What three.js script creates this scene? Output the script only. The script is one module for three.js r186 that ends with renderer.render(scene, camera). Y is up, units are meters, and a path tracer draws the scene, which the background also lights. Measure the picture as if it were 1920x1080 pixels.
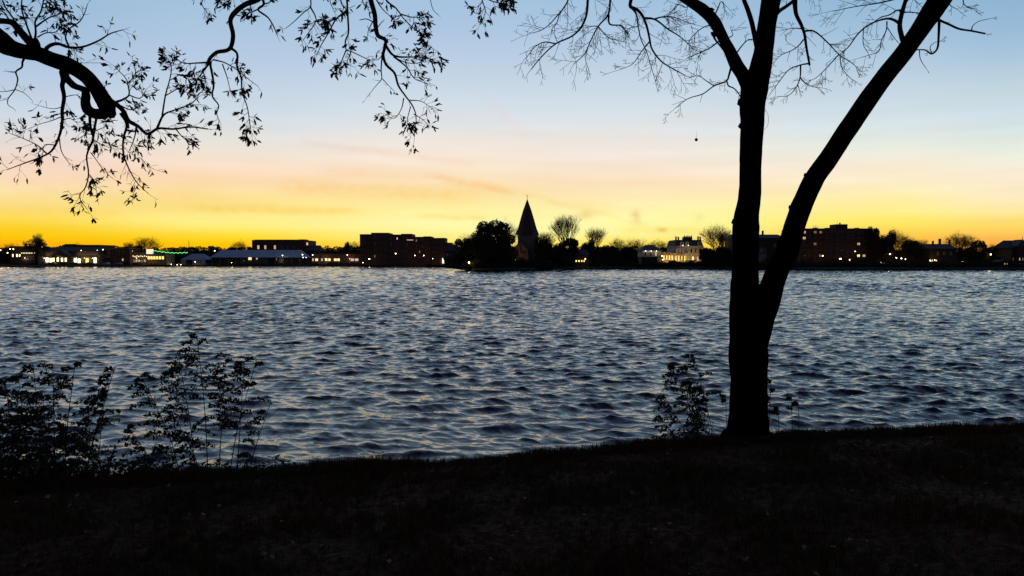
import * as THREE from 'three';
import { mergeGeometries } from 'three/addons/utils/BufferGeometryUtils.js';
import { createNoise2D, createNoise3D } from 'simplex-noise';

// ------------------------------------------------------------------ random, noise
function rng(seed) {
  let a = seed >>> 0;
  return () => { a = (a + 0x6D2B79F5) | 0; let t = Math.imul(a ^ (a >>> 15), 1 | a); t = (t + Math.imul(t ^ (t >>> 7), 61 | t)) ^ t; return ((t ^ (t >>> 14)) >>> 0) / 4294967296; };
}
const n2 = createNoise2D(rng(11)), n3 = createNoise3D(rng(12));
const V = (x, y, z) => new THREE.Vector3(x, y, z);
const clamp = (v, a, b) => Math.min(b, Math.max(a, v));
const smooth = (a, b, v) => { const t = clamp((v - a) / (b - a), 0, 1); return t * t * (3 - 2 * t); };
const lin = (c) => { c /= 255; return c <= 0.04045 ? c / 12.92 : ((c + 0.055) / 1.055) ** 2.4; };
const mix = (a, b, t) => a + (b - a) * t;

// ------------------------------------------------------------------ camera: eye 3 m above the lake, looking slightly down
const scene = new THREE.Scene();
const LENS = 1507, EYE = 3.0, PITCH = Math.atan(50 / LENS);
const camera = new THREE.PerspectiveCamera(2 * Math.atan(540 / LENS) * 180 / Math.PI, 1024 / 576, 0.1, 8000);
camera.position.set(0, EYE, 0);
camera.rotation.x = -PITCH;
scene.add(camera);

// ------------------------------------------------------------------ sky after sunset
// colour stops by height above the horizon (tangent x 1507), for six bearings from the sunset in degrees; above them the sky dims towards the zenith
const SKY = [
  [-32, [[12, 255, 160, 14], [35, 255, 182, 14], [45, 252, 198, 10], [65, 252, 208, 44], [85, 254, 220, 96], [100, 253, 222, 126], [120, 252, 227, 152], [135, 253, 228, 174], [150, 251, 222, 186], [190, 244, 216, 200], [240, 222, 220, 221], [290, 200, 214, 229], [390, 172, 196, 222], [490, 154, 187, 216]]],
  [-19.7, [[12, 255, 175, 12], [35, 255, 204, 14], [50, 255, 222, 62], [65, 255, 239, 128], [85, 254, 236, 140], [100, 252, 224, 130], [120, 253, 226, 148], [145, 253, 222, 174], [160, 253, 221, 184], [180, 251, 226, 202], [210, 238, 230, 219], [250, 221, 225, 226], [290, 204, 218, 230], [390, 180, 202, 226], [490, 163, 193, 220]]],
  [-4.4, [[12, 255, 200, 40], [30, 255, 220, 80], [45, 255, 241, 140], [70, 255, 250, 176], [88, 255, 243, 160], [105, 255, 239, 164], [130, 253, 226, 164], [150, 252, 228, 188], [190, 249, 230, 210], [225, 239, 230, 221], [250, 226, 228, 229], [290, 213, 223, 232], [340, 196, 214, 230], [390, 184, 205, 227], [430, 174, 198, 226], [490, 164, 194, 222]]],
  [6.8, [[12, 255, 200, 40], [30, 255, 224, 86], [45, 255, 244, 148], [60, 255, 251, 168], [90, 255, 246, 172], [110, 255, 239, 180], [130, 252, 230, 182], [150, 253, 227, 193], [170, 250, 230, 210], [210, 242, 232, 224], [250, 226, 229, 230], [290, 212, 223, 232], [390, 183, 205, 227], [490, 161, 193, 222]]],
  [25, [[12, 255, 180, 50], [40, 253, 200, 74], [55, 253, 212, 84], [75, 255, 236, 104], [90, 255, 241, 140], [120, 255, 239, 170], [150, 253, 238, 205], [180, 249, 236, 214], [210, 234, 237, 222], [250, 218, 229, 230], [290, 206, 220, 230], [390, 173, 200, 222], [490, 147, 184, 215]]],
  [32, [[12, 255, 164, 60], [45, 252, 190, 88], [65, 255, 215, 96], [90, 254, 231, 150], [120, 254, 234, 190], [160, 252, 237, 213], [200, 236, 239, 220], [240, 218, 230, 228], [290, 204, 219, 229], [320, 194, 214, 221], [350, 184, 208, 222], [390, 168, 196, 220], [430, 155, 187, 216], [490, 142, 181, 212]]],
].map(([az, l]) => [az, l.map(([h, r, g, b]) => [Math.atan(h / 1507 * Math.cos(az * Math.PI / 180)) * 180 / Math.PI, r, g, b])]);
for (const [, l] of SKY) { const t = l.at(-1); l.push([26, t[1] * .96, t[2] * .96, t[3] * .965], [40, 140, 160, 196], [60, 76, 96, 142], [90, 42, 58, 100]); }
const SKY_BACK = [[0, 58, 64, 88], [6, 70, 72, 94], [14, 70, 76, 104], [30, 56, 70, 104], [60, 46, 64, 104], [90, 42, 58, 100]];
function stops(list, el) {
  let i = 1; while (i < list.length - 1 && list[i][0] < el) i++;
  const a = list[i - 1], b = list[i], t = clamp((el - a[0]) / (b[0] - a[0]), 0, 1);
  return [1, 2, 3].map((k) => lin(mix(a[k], b[k], t)));
}
// cirrus and vapour trails: [x0, y0, x1, y1, half width, strength, red, green, blue] in tangent units of 1/1507 east of and above the sunset point
const TRAILS = [
  [560, 267, 720, 285, 4, .5, .97, .86, .82], [700, 283, 895, 311, 4, .5, .98, .86, .80], [600, 318, 800, 338, 8, .35, 1, .86, .74], [790, 330, 965, 360, 5, .75, .98, .80, .62],
  [960, 359, 1260, 435, 2.5, .45, .98, .85, .6], [520, 352, 900, 368, 11, .55, 1, .86, .66], [350, 392, 680, 397, 5, .6, .98, .83, .55], [780, 405, 915, 409, 3, .55, .98, .83, .6],
  [868, 158, 930, 205, 5, .3, 1.05, .93, .92], [920, 196, 992, 266, 7, .38, 1.05, .92, .88], [640, 162, 735, 202, 7, .25, 1.04, .96, .93], [0, 352, 420, 366, 14, .45, 1, .9, .8], [-200, 392, 260, 402, 8, .4, 1, .9, .7],
  [1160, 431, 1345, 433, 3.5, .6, .99, .84, .5], [1232, 428, 1252, 432, 1.8, .8, .8, .62, .4], [1010, 372, 1150, 392, 9, .3, 1, .9, .8], [1440, 352, 1700, 372, 10, .25, 1, .93, .86], [1500, 446, 1960, 452, 7, .4, 1, .88, .7],
  [1090, 447, 1200, 449, 4, .5, .99, .84, .5], [60, 300, 420, 322, 16, .25, 1, .93, .92], [1560, 312, 1960, 330, 14, .2, 1.02, .95, .92],
];
const PUFFS = [[1100, 401, 13, 8, .6], [1092, 406, 18, 6, .4], [1190, 403, 9, 8, .75], [1194, 412, 7, 10, .7], [1310, 408, 7, 5, .5], [1192, 398, 6, 4, .5]];
function skyColor(az, el) {        // azimuth from the sunset (degrees, east positive), elevation
  const e = Math.max(el, 0), f = smooth(34, 125, Math.abs(az)), z = clamp(az, -32, 32);
  let i = 1; while (i < SKY.length - 1 && SKY[i][0] < z) i++;
  const p = stops(SKY[i - 1][1], e), q = stops(SKY[i][1], e), b = stops(SKY_BACK, e), w = smooth(0, 1, (z - SKY[i - 1][0]) / (SKY[i][0] - SKY[i - 1][0]));
  const c = [0, 1, 2].map((k) => mix(mix(p[k], q[k], w), b[k], f));
  if (el > 0 && el < 40) {
    const st = n2(az * 0.045 + el * .03, el * 0.9) * .6 + n2(az * 0.11 + 40, el * 2.1) * .4, k = st * .05 * smooth(.3, 2, el) * (1 - smooth(7, 14, el));
    c[0] *= 1 + k * .5; c[1] *= 1 + k; c[2] *= 1 + k * 1.8;
    if (Math.abs(az) < 50) {
      const x = 960 + Math.tan(az * Math.PI / 180) * LENS, y = 490 - LENS * Math.tan(el * Math.PI / 180) / Math.cos(az * Math.PI / 180);
      for (const [x0, y0, x1, y1, hw, a, r, g, bl] of TRAILS) {
        const dx = x1 - x0, dy = y1 - y0, L2 = dx * dx + dy * dy, t = ((x - x0) * dx + (y - y0) * dy) / L2;
        if (t < -.1 || t > 1.1) continue;
        const wob = 2.2 * n2(x * .012, y0) , d = (-(x - x0) * dy + (y - y0) * dx) / Math.sqrt(L2) + wob;
        if (Math.abs(d) > hw * 4) continue;
        const q = 1.5 * a * Math.exp(-((d / (hw * 1.35)) ** 2)) * smooth(-.08, .16, t) * (1 - smooth(.84, 1.08, t)) * (.72 + .4 * n2(x * .03, y * .08 + 9));
        c[0] *= mix(1, r, q); c[1] *= mix(1, g, q); c[2] *= mix(1, bl, q);
      }
      for (const [px, py, rx, ry, a] of PUFFS) {
        const d2 = ((x - px) / rx) ** 2 + ((y - py) / ry) ** 2; if (d2 > 9) continue;
        const q = a * Math.exp(-d2) * (.75 + .5 * n2(x * .12, y * .14));
        c[0] *= 1 - .13 * q; c[1] *= 1 - .36 * q; c[2] *= 1 - .42 * q;
      }
    }
  }
  return c;
}
{
  const W = 2048, H = 1024, data = new Float32Array(W * H * 4);
  for (let j = 0; j < H; j++) {
    const el = ((j + .5) / H - .5) * 180;
    for (let i = 0; i < W; i++) {
      const ang = ((i + .5) / W - .5) * 360;              // atan2(z, x); the sunset lies at -z, which is -90
      let az = ang + 90; if (az > 180) az -= 360;
      const c = skyColor(az, el), o = (j * W + i) * 4;
      data[o] = c[0]; data[o + 1] = c[1]; data[o + 2] = c[2]; data[o + 3] = 1;
    }
  }
  const sky = new THREE.DataTexture(data, W, H, THREE.RGBAFormat, THREE.FloatType);
  sky.mapping = THREE.EquirectangularReflectionMapping; sky.magFilter = THREE.LinearFilter; sky.needsUpdate = true;
  scene.background = sky; scene.environment = sky;
}
// the last glow of the sun, a wide soft source low over the far shore
const sun = new THREE.DirectionalLight(new THREE.Color(1, .72, .42), 0.012);
sun.position.set(-4, 9, -300); sun.target.position.set(0, 1, 0);
sun.castShadow = true; sun.shadow.radius = 24; sun.shadow.mapSize.set(2048, 2048);
Object.assign(sun.shadow.camera, { left: -40, right: 40, top: 30, bottom: -20, near: 1, far: 700 });
scene.add(sun, sun.target);

const renderer = new THREE.WebGLRenderer({ antialias: true });
renderer.setSize(1024, 576);
renderer.toneMapping = THREE.LinearToneMapping;
renderer.toneMappingExposure = 1;
renderer.shadowMap.enabled = true;

// ------------------------------------------------------------------ helpers
const taken = {};
function numbered(name) { const n = taken[name] = (taken[name] ?? -1) + 1; return n ? `${name}_${String(n).padStart(3, '0')}` : name; }
function shade(o) { o.castShadow = o.receiveShadow = true; return o; }
function mesh(name, geometry, material, parent) { const m = shade(new THREE.Mesh(geometry, material)); m.name = name; (parent ?? scene).add(m); return m; }
function tag(o, label, category, group) { o.userData.label = label; o.userData.category = category; if (group) o.userData.group = group; return o; }
function thing(name, label, category, p = [0, 0, 0], group) { const g = new THREE.Group(); g.name = numbered(name); g.position.set(...p); tag(g, label, category, group); scene.add(g); return g; }
function structure(name, geometry, material) { const m = mesh(name, geometry, material); m.userData.kind = 'structure'; return m; }
// the point at DEPTH metres ahead that lies in the direction of a spot in the 1920 x 1080 photograph
const CP = Math.cos(PITCH), SP = Math.sin(PITCH);
function at(px, py, depth) {
  const x = (px - 960) / LENS, y = (540 - py) / LENS, dy = y * CP - SP, dz = -CP - y * SP, k = depth / -dz;
  return V(x * k, EYE + dy * k, -depth);
}
// geometry collector: tubes and leaf faces in one indexed buffer
class GB {
  constructor() { this.p = []; this.n = []; this.u = []; this.i = []; }
  v(p, n, u = 0, w = 0) { this.p.push(p.x, p.y, p.z); this.n.push(n.x, n.y, n.z); this.u.push(u, w); return this.p.length / 3 - 1; }
  tube(pts, rad, sides = 6, o = {}) {       // rad: a radius per point
    const sub = o.sub ?? 3, path = [], rr = [];
    if (pts.length > 2 || o.sub) {
      const cv = new THREE.CatmullRomCurve3(pts, false, 'centripetal'), n = (pts.length - 1) * sub;
      for (let k = 0; k <= n; k++) { const t = k / n; path.push(cv.getPoint(t)); const f = t * (pts.length - 1), i = Math.min(pts.length - 2, Math.floor(f)); rr.push(mix(rad[i], rad[i + 1], f - i)); }
    } else { path.push(...pts); rr.push(...rad); }
    const T = V(), N = V(), B = V(), d = V(), q = V();
    T.subVectors(path[1], path[0]).normalize();
    N.set(Math.abs(T.y) > .9 ? 1 : 0, Math.abs(T.y) > .9 ? 0 : 1, 0).cross(T).normalize();
    let len = 0, last = -1;
    const base = o.origin ?? V(0, 0, 0);
    for (let k = 0; k < path.length; k++) {
      if (k) { len += path[k].distanceTo(path[k - 1]); T.subVectors(path[Math.min(k + 1, path.length - 1)], path[k - 1]).normalize(); }
      N.addScaledVector(T, -N.dot(T)).normalize(); B.crossVectors(T, N);
      const first = this.p.length / 3;
      for (let s = 0; s <= sides; s++) {
        const a = s / sides * Math.PI * 2; d.copy(N).multiplyScalar(Math.cos(a)).addScaledVector(B, Math.sin(a));
        let r = rr[k]; if (o.rough) r *= 1 + o.rough * (n3(d.x * 2.2 + path[k].x, path[k].y * 2.6, d.z * 2.2 + path[k].z) + .5 * n3(d.x * 7, path[k].y * 5, d.z * 7 + 5));
        this.v(q.copy(path[k]).addScaledVector(d, r).sub(base), d, s / sides * 2 * Math.PI * rr[k], len);
      }
      if (last >= 0) for (let s = 0; s < sides; s++) this.i.push(last + s, first + s, last + s + 1, last + s + 1, first + s, first + s + 1);
      last = first;
    }
    const end = this.v(q.copy(path.at(-1)).addScaledVector(T, rr.at(-1) * .7).sub(base), T, 0, len);
    for (let s = 0; s < sides; s++) this.i.push(last + s, end, last + s + 1);
    return this;
  }
  fan(center, dirs) {}
  tri(a, b, c) { const n = b.clone().sub(a).cross(c.clone().sub(a)).normalize(); const i = this.v(a, n, 0, 0); this.v(b, n, 1, 0); this.v(c, n, 1, 1); this.i.push(i, i + 1, i + 2); }
  quad(a, b, c, d) { const n = b.clone().sub(a).cross(d.clone().sub(a)).normalize(); const i = this.v(a, n, 0, 0); this.v(b, n, 1, 0); this.v(c, n, 1, 1); this.v(d, n, 0, 1); this.i.push(i, i + 1, i + 2, i, i + 2, i + 3); }
  add(geo, m) {                            // a copy of another geometry under a matrix
    const P = geo.attributes.position, Nn = geo.attributes.normal, b = this.p.length / 3, nm = new THREE.Matrix3().getNormalMatrix(m), t = V();
    for (let k = 0; k < P.count; k++) { const p = V().fromBufferAttribute(P, k).applyMatrix4(m); t.fromBufferAttribute(Nn, k).applyMatrix3(nm).normalize(); this.v(p, t, geo.attributes.uv?.getX(k) ?? 0, geo.attributes.uv?.getY(k) ?? 0); }
    const I = geo.index; if (I) for (let k = 0; k < I.count; k++) this.i.push(b + I.getX(k)); else for (let k = 0; k < P.count; k++) this.i.push(b + k);
  }
  get empty() { return !this.i.length; }
  build() {
    const g = new THREE.BufferGeometry();
    g.setAttribute('position', new THREE.Float32BufferAttribute(this.p, 3)); g.setAttribute('normal', new THREE.Float32BufferAttribute(this.n, 3)); g.setAttribute('uv', new THREE.Float32BufferAttribute(this.u, 2)); g.setIndex(this.i);
    return g;
  }
}
// noise textures, tiling
function noiseTexture(size, fn, color = true) {
  const d = new Uint8Array(size * size * 4);
  for (let j = 0; j < size; j++) for (let i = 0; i < size; i++) { const c = fn(i / size, j / size), o = (j * size + i) * 4; for (let k = 0; k < 3; k++) d[o + k] = clamp(Math.round(255 * (Array.isArray(c) ? c[k] : c)), 0, 255); d[o + 3] = 255; }
  const t = new THREE.DataTexture(d, size, size); t.wrapS = t.wrapT = THREE.RepeatWrapping; t.magFilter = THREE.LinearFilter; t.minFilter = THREE.LinearMipmapLinearFilter; t.generateMipmaps = true;
  if (color) t.colorSpace = THREE.SRGBColorSpace; t.needsUpdate = true; return t;
}
const ring = (u, v, f, s = 0) => { const a = u * 2 * Math.PI, b = v * 2 * Math.PI; return n3(Math.cos(a) * f + s, Math.sin(a) * f + Math.cos(b) * f * .7, Math.sin(b) * f + s * .3); };
const barkBump = noiseTexture(256, (u, v) => .5 + .3 * Math.abs(ring(u * 2 % 1, v, 2.2)) - .25 * Math.abs(ring(u, v, 5, 3)) + .1 * ring(u, v, 14, 5), false);
const grain = noiseTexture(256, (u, v) => .86 + .1 * ring(u, v, 2.5) + .08 * ring(u, v, 9, 4));
function mat(r, g, b, rough = .9, extra = {}) { return new THREE.MeshPhysicalMaterial({ specularIntensity: rough > .7 ? .25 : 1, color: new THREE.Color().setRGB(r, g, b), roughness: rough, map: extra.plain ? null : grain, ...Object.fromEntries(Object.entries(extra).filter(([k]) => k !== 'plain')) }); }
const M = {
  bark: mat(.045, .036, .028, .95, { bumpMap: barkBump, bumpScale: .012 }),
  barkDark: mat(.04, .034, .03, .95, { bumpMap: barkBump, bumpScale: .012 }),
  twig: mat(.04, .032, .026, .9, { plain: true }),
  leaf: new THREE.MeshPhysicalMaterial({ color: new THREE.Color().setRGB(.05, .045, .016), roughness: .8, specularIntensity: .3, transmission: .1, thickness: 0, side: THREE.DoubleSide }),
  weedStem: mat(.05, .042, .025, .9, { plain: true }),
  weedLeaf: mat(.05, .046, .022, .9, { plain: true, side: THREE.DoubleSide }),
};

// ------------------------------------------------------------------ the lake
const WAVES = [];
{
  const R = rng(77), N = 54;
  for (let k = 0; k < N; k++) {
    const L = .15 * (2.2 / .15) ** ((k + R()) / N), a = -.35 + (R() + R() + R() - 1.5) * 1.25;      // heading: towards the viewer and to the west
    const s = L < .3 ? .034 : .07 * (L < .8 ? 1 : (.8 / L) ** 1.25);
    WAVES.push({ L, k: 2 * Math.PI / L, dx: Math.sin(a), dz: Math.cos(a), s, A: s * L / (2 * Math.PI), ph: R() * 6.283 });
  }
  for (let k = 0; k < 18; k++) {            // the longer waves of the open lake, which die out towards the banks
    const L = 1.2 * 3.6 ** ((k + R()) / 18), a = -.3 + (R() + R() + R() - 1.5) * .9, s = .046;
    WAVES.push({ L, k: 2 * Math.PI / L, dx: Math.sin(a), dz: Math.cos(a), s, A: s * L / (2 * Math.PI), ph: R() * 6.283, open: true });
  }
}
function makeLake() {
  const rows = 1340, cols = 640, d0 = 5.2, d1 = 640, P = new Float32Array(rows * cols * 3), N = new Float32Array(rows * cols * 3), U = new Float32Array(rows * cols * 2);
  const ratio = Math.log(d1 / d0) / (rows - 1);
  for (let j = 0; j < rows; j++) {
    const d = d0 * Math.exp(ratio * j), step = d * ratio, half = .8 * d + 5, cell = Math.max(step, 2 * half / cols);
    const live = WAVES.map((w) => smooth(1.5, 2.8, w.L / cell) * (w.open ? smooth(26, 110, d) : 1)), felt = WAVES.map((w, q) => w.open ? live[q] : mix(.6, 1, live[q]));
    for (let i = 0; i < cols; i++) {
      const x = ((i + (j & 1) * .5) / (cols - 1) * 2 - 1) * half, z = -d;
      const gust = .88 + .26 * n2(x * .018, z * .012) + .14 * n2(x * .06 + 7, z * .035);
      const lee = 1 - .3 * smooth(170, 420, d), g = gust * lee;
      let y = 0, sx = 0, sz = 0, nx = 0, nz = 0, ny = 1;
      for (let q = 0; q < WAVES.length; q++) {
        const w = WAVES[q], th = w.k * (w.dx * x + w.dz * z) + w.ph, c = Math.cos(th), s = Math.sin(th), a = live[q];
        if (a > 0) { y += w.A * c * a; sx += w.dx * w.A * s * a; sz += w.dz * w.A * s * a; }
        const b = felt[q]; nx += w.dx * w.s * s * b; nz += w.dz * w.s * s * b; ny -= .95 * w.s * c * b;
      }
      const o = (j * cols + i) * 3;
      P[o] = x - .95 * sx * g; P[o + 1] = y * g; P[o + 2] = z - .95 * sz * g;
      nx *= g; nz *= g; ny = Math.max(.35, 1 + (ny - 1) * g);
      const l = Math.hypot(nx, ny, nz); N[o] = nx / l; N[o + 1] = ny / l; N[o + 2] = nz / l;
      U[(j * cols + i) * 2] = x / 2.3; U[(j * cols + i) * 2 + 1] = z / 2.3;
    }
  }
  const I = new Uint32Array((rows - 1) * (cols - 1) * 6); let q = 0;
  for (let j = 0; j < rows - 1; j++) for (let i = 0; i < cols - 1; i++) { const a = j * cols + i, b = a + 1, c = a + cols, e = c + 1; if (j & 1) { I.set([a, b, c, b, e, c], q); } else I.set([a, e, c, a, b, e], q); q += 6; }
  const g = new THREE.BufferGeometry();
  g.setAttribute('position', new THREE.BufferAttribute(P, 3)); g.setAttribute('normal', new THREE.BufferAttribute(N, 3)); g.setAttribute('uv', new THREE.BufferAttribute(U, 2)); g.setIndex(new THREE.BufferAttribute(I, 1));
  return g;
}
const RIP = []; { const R = rng(5); for (let k = 0; k < 40; k++) { const m = 8 + Math.floor(R() * 16), a = -.9 + (R() + R() - 1) * 1.6; RIP.push([Math.round(m * Math.sin(a)), Math.round(m * Math.cos(a)), R() * 6.28, .35 / m]); } }
const ripple = noiseTexture(512, (u, v) => { let h = 0; for (let k = 0; k < RIP.length; k++) { const w = RIP[k]; h += w[3] * Math.cos(2 * Math.PI * (w[0] * u + w[1] * v) + w[2]); } return .5 + h; }, false);
const lakeMaterial = new THREE.MeshPhysicalMaterial({ color: new THREE.Color().setRGB(.002, .003, .004), roughness: .02, ior: 1.36, bumpMap: ripple, bumpScale: .013 });
structure('lake_water', makeLake(), lakeMaterial);

// ------------------------------------------------------------------ the near bank: a lawn that ends in a short drop to the water
const EDGE = [[-60, -3.6], [-20, -4.4], [-7, -5.9], [-4.15, -6.5], [-2.2, -6.96], [0, -7.58], [2.44, -8.35], [5.67, -8.9], [9, -9.35], [20, -11.5], [60, -16]];
function edgeZ(x) { let i = 1; while (i < EDGE.length - 1 && EDGE[i][0] < x) i++; const a = EDGE[i - 1], b = EDGE[i]; return mix(a[1], b[1], clamp((x - a[0]) / (b[0] - a[0]), 0, 1)); }
function groundY(x, z) {
  const e = edgeZ(x) + .10 * n2(x * .7, 3) + .04 * n2(x * 2.3, 8), t = z - e;       // metres inland of the edge
  if (t < 0) return 1.17 - 1.35 * (1 - Math.exp(t * 1.5)) * (-t < .01 ? 1 : 1) + .04 * n2(x * 3, z * 3) * Math.min(1, -t * 3) + t * .25;
  return 1.17 + .035 * Math.min(t, 8) + .025 * n2(x * .55, z * .55) * Math.min(1, t) + .012 * n2(x * 1.9, z * 1.9);
}
{
  const xs = [], ts = []; for (let x = -60; x <= 60.01; x += (Math.abs(x + 1e-6) < 10 ? .12 : 1)) xs.push(x);
  for (let t = -2.6; t < 0; t += .13) ts.push(t); for (let t = 0; t < 8; t += .12) ts.push(t); for (let t = 8; t <= 70; t += 2) ts.push(t);
  const p = [], u = [], idx = [];
  for (const t of ts) for (const x of xs) { const z = edgeZ(x) + t; p.push(x, groundY(x, z), z); u.push(x / 1.7, z / 1.7); }
  const n = xs.length; for (let j = 0; j < ts.length - 1; j++) for (let i = 0; i < n - 1; i++) { const a = j * n + i; idx.push(a, a + n, a + 1, a + 1, a + n, a + n + 1); }
  const g = new THREE.BufferGeometry(); g.setAttribute('position', new THREE.Float32BufferAttribute(p, 3)); g.setAttribute('uv', new THREE.Float32BufferAttribute(u, 2)); g.setIndex(idx); g.computeVertexNormals();
  const soil = noiseTexture(512, (a, b) => { const k = .16 + .05 * ring(a, b, 3) + .05 * ring(a, b, 11, 2) + .05 * ring(a, b, 30, 6); return [k * 1.1, k * .54, k * .2]; });
  structure('lawn', g, new THREE.MeshPhysicalMaterial({ specularIntensity: .2, color: 0xffffff, map: soil, roughness: 1, bumpMap: grain, bumpScale: .03 }));
}

// ------------------------------------------------------------------ trees close by
// a twig with its side twigs, drawn into GB g; the ends are handed to onTip
function twig(g, p, dir, len, r, level, R, o, onTip) {
  const n = Math.max(3, Math.round(len / o.seg)), pts = [p.clone()], rad = [r], d = dir.clone().normalize(), q = p.clone();
  for (let k = 1; k <= n; k++) {
    d.x += (R() - .5) * o.wig; d.y += (R() - .5) * o.wig - o.sag; d.z += (R() - .5) * o.wig * .8; d.addScaledVector(o.pull, .05).normalize();
    q.addScaledVector(d, len / n); pts.push(q.clone()); rad.push(r * (1 - .72 * k / n));
    if (level > 0 && k < n && R() < o.split) {
      const a = (R() < .5 ? -1 : 1) * (.45 + R() * .65), c = d.clone(), ax = V(R() - .5, R() - .5, 2).normalize();
      c.applyAxisAngle(ax, a); c.z += (R() - .5) * .8;
      twig(g, q, c, len * (.34 + .36 * R()) * (1.1 - .5 * k / n), rad.at(-1) * .7, level - 1, R, o, onTip);
    }
    if (onTip && level < o.leafLevel && k > n * .45) onTip(q, d, .5);
  }
  g.tube(pts, rad.map((v) => Math.max(v, o.min)), level > 1 ? 5 : 3, { sub: level > 1 ? 2 : 1, origin: o.origin });
  if (onTip) onTip(q, d, 1);
}
// a limb traced through photograph spots [x, y, radius in photograph pixels, depth shift]
function traced(list, depth) { return { pts: list.map(([x, y, , dz = 0]) => at(x, y, depth + dz)), rad: list.map(([, , r, dz = 0]) => r / LENS * (depth + dz)) }; }

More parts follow.
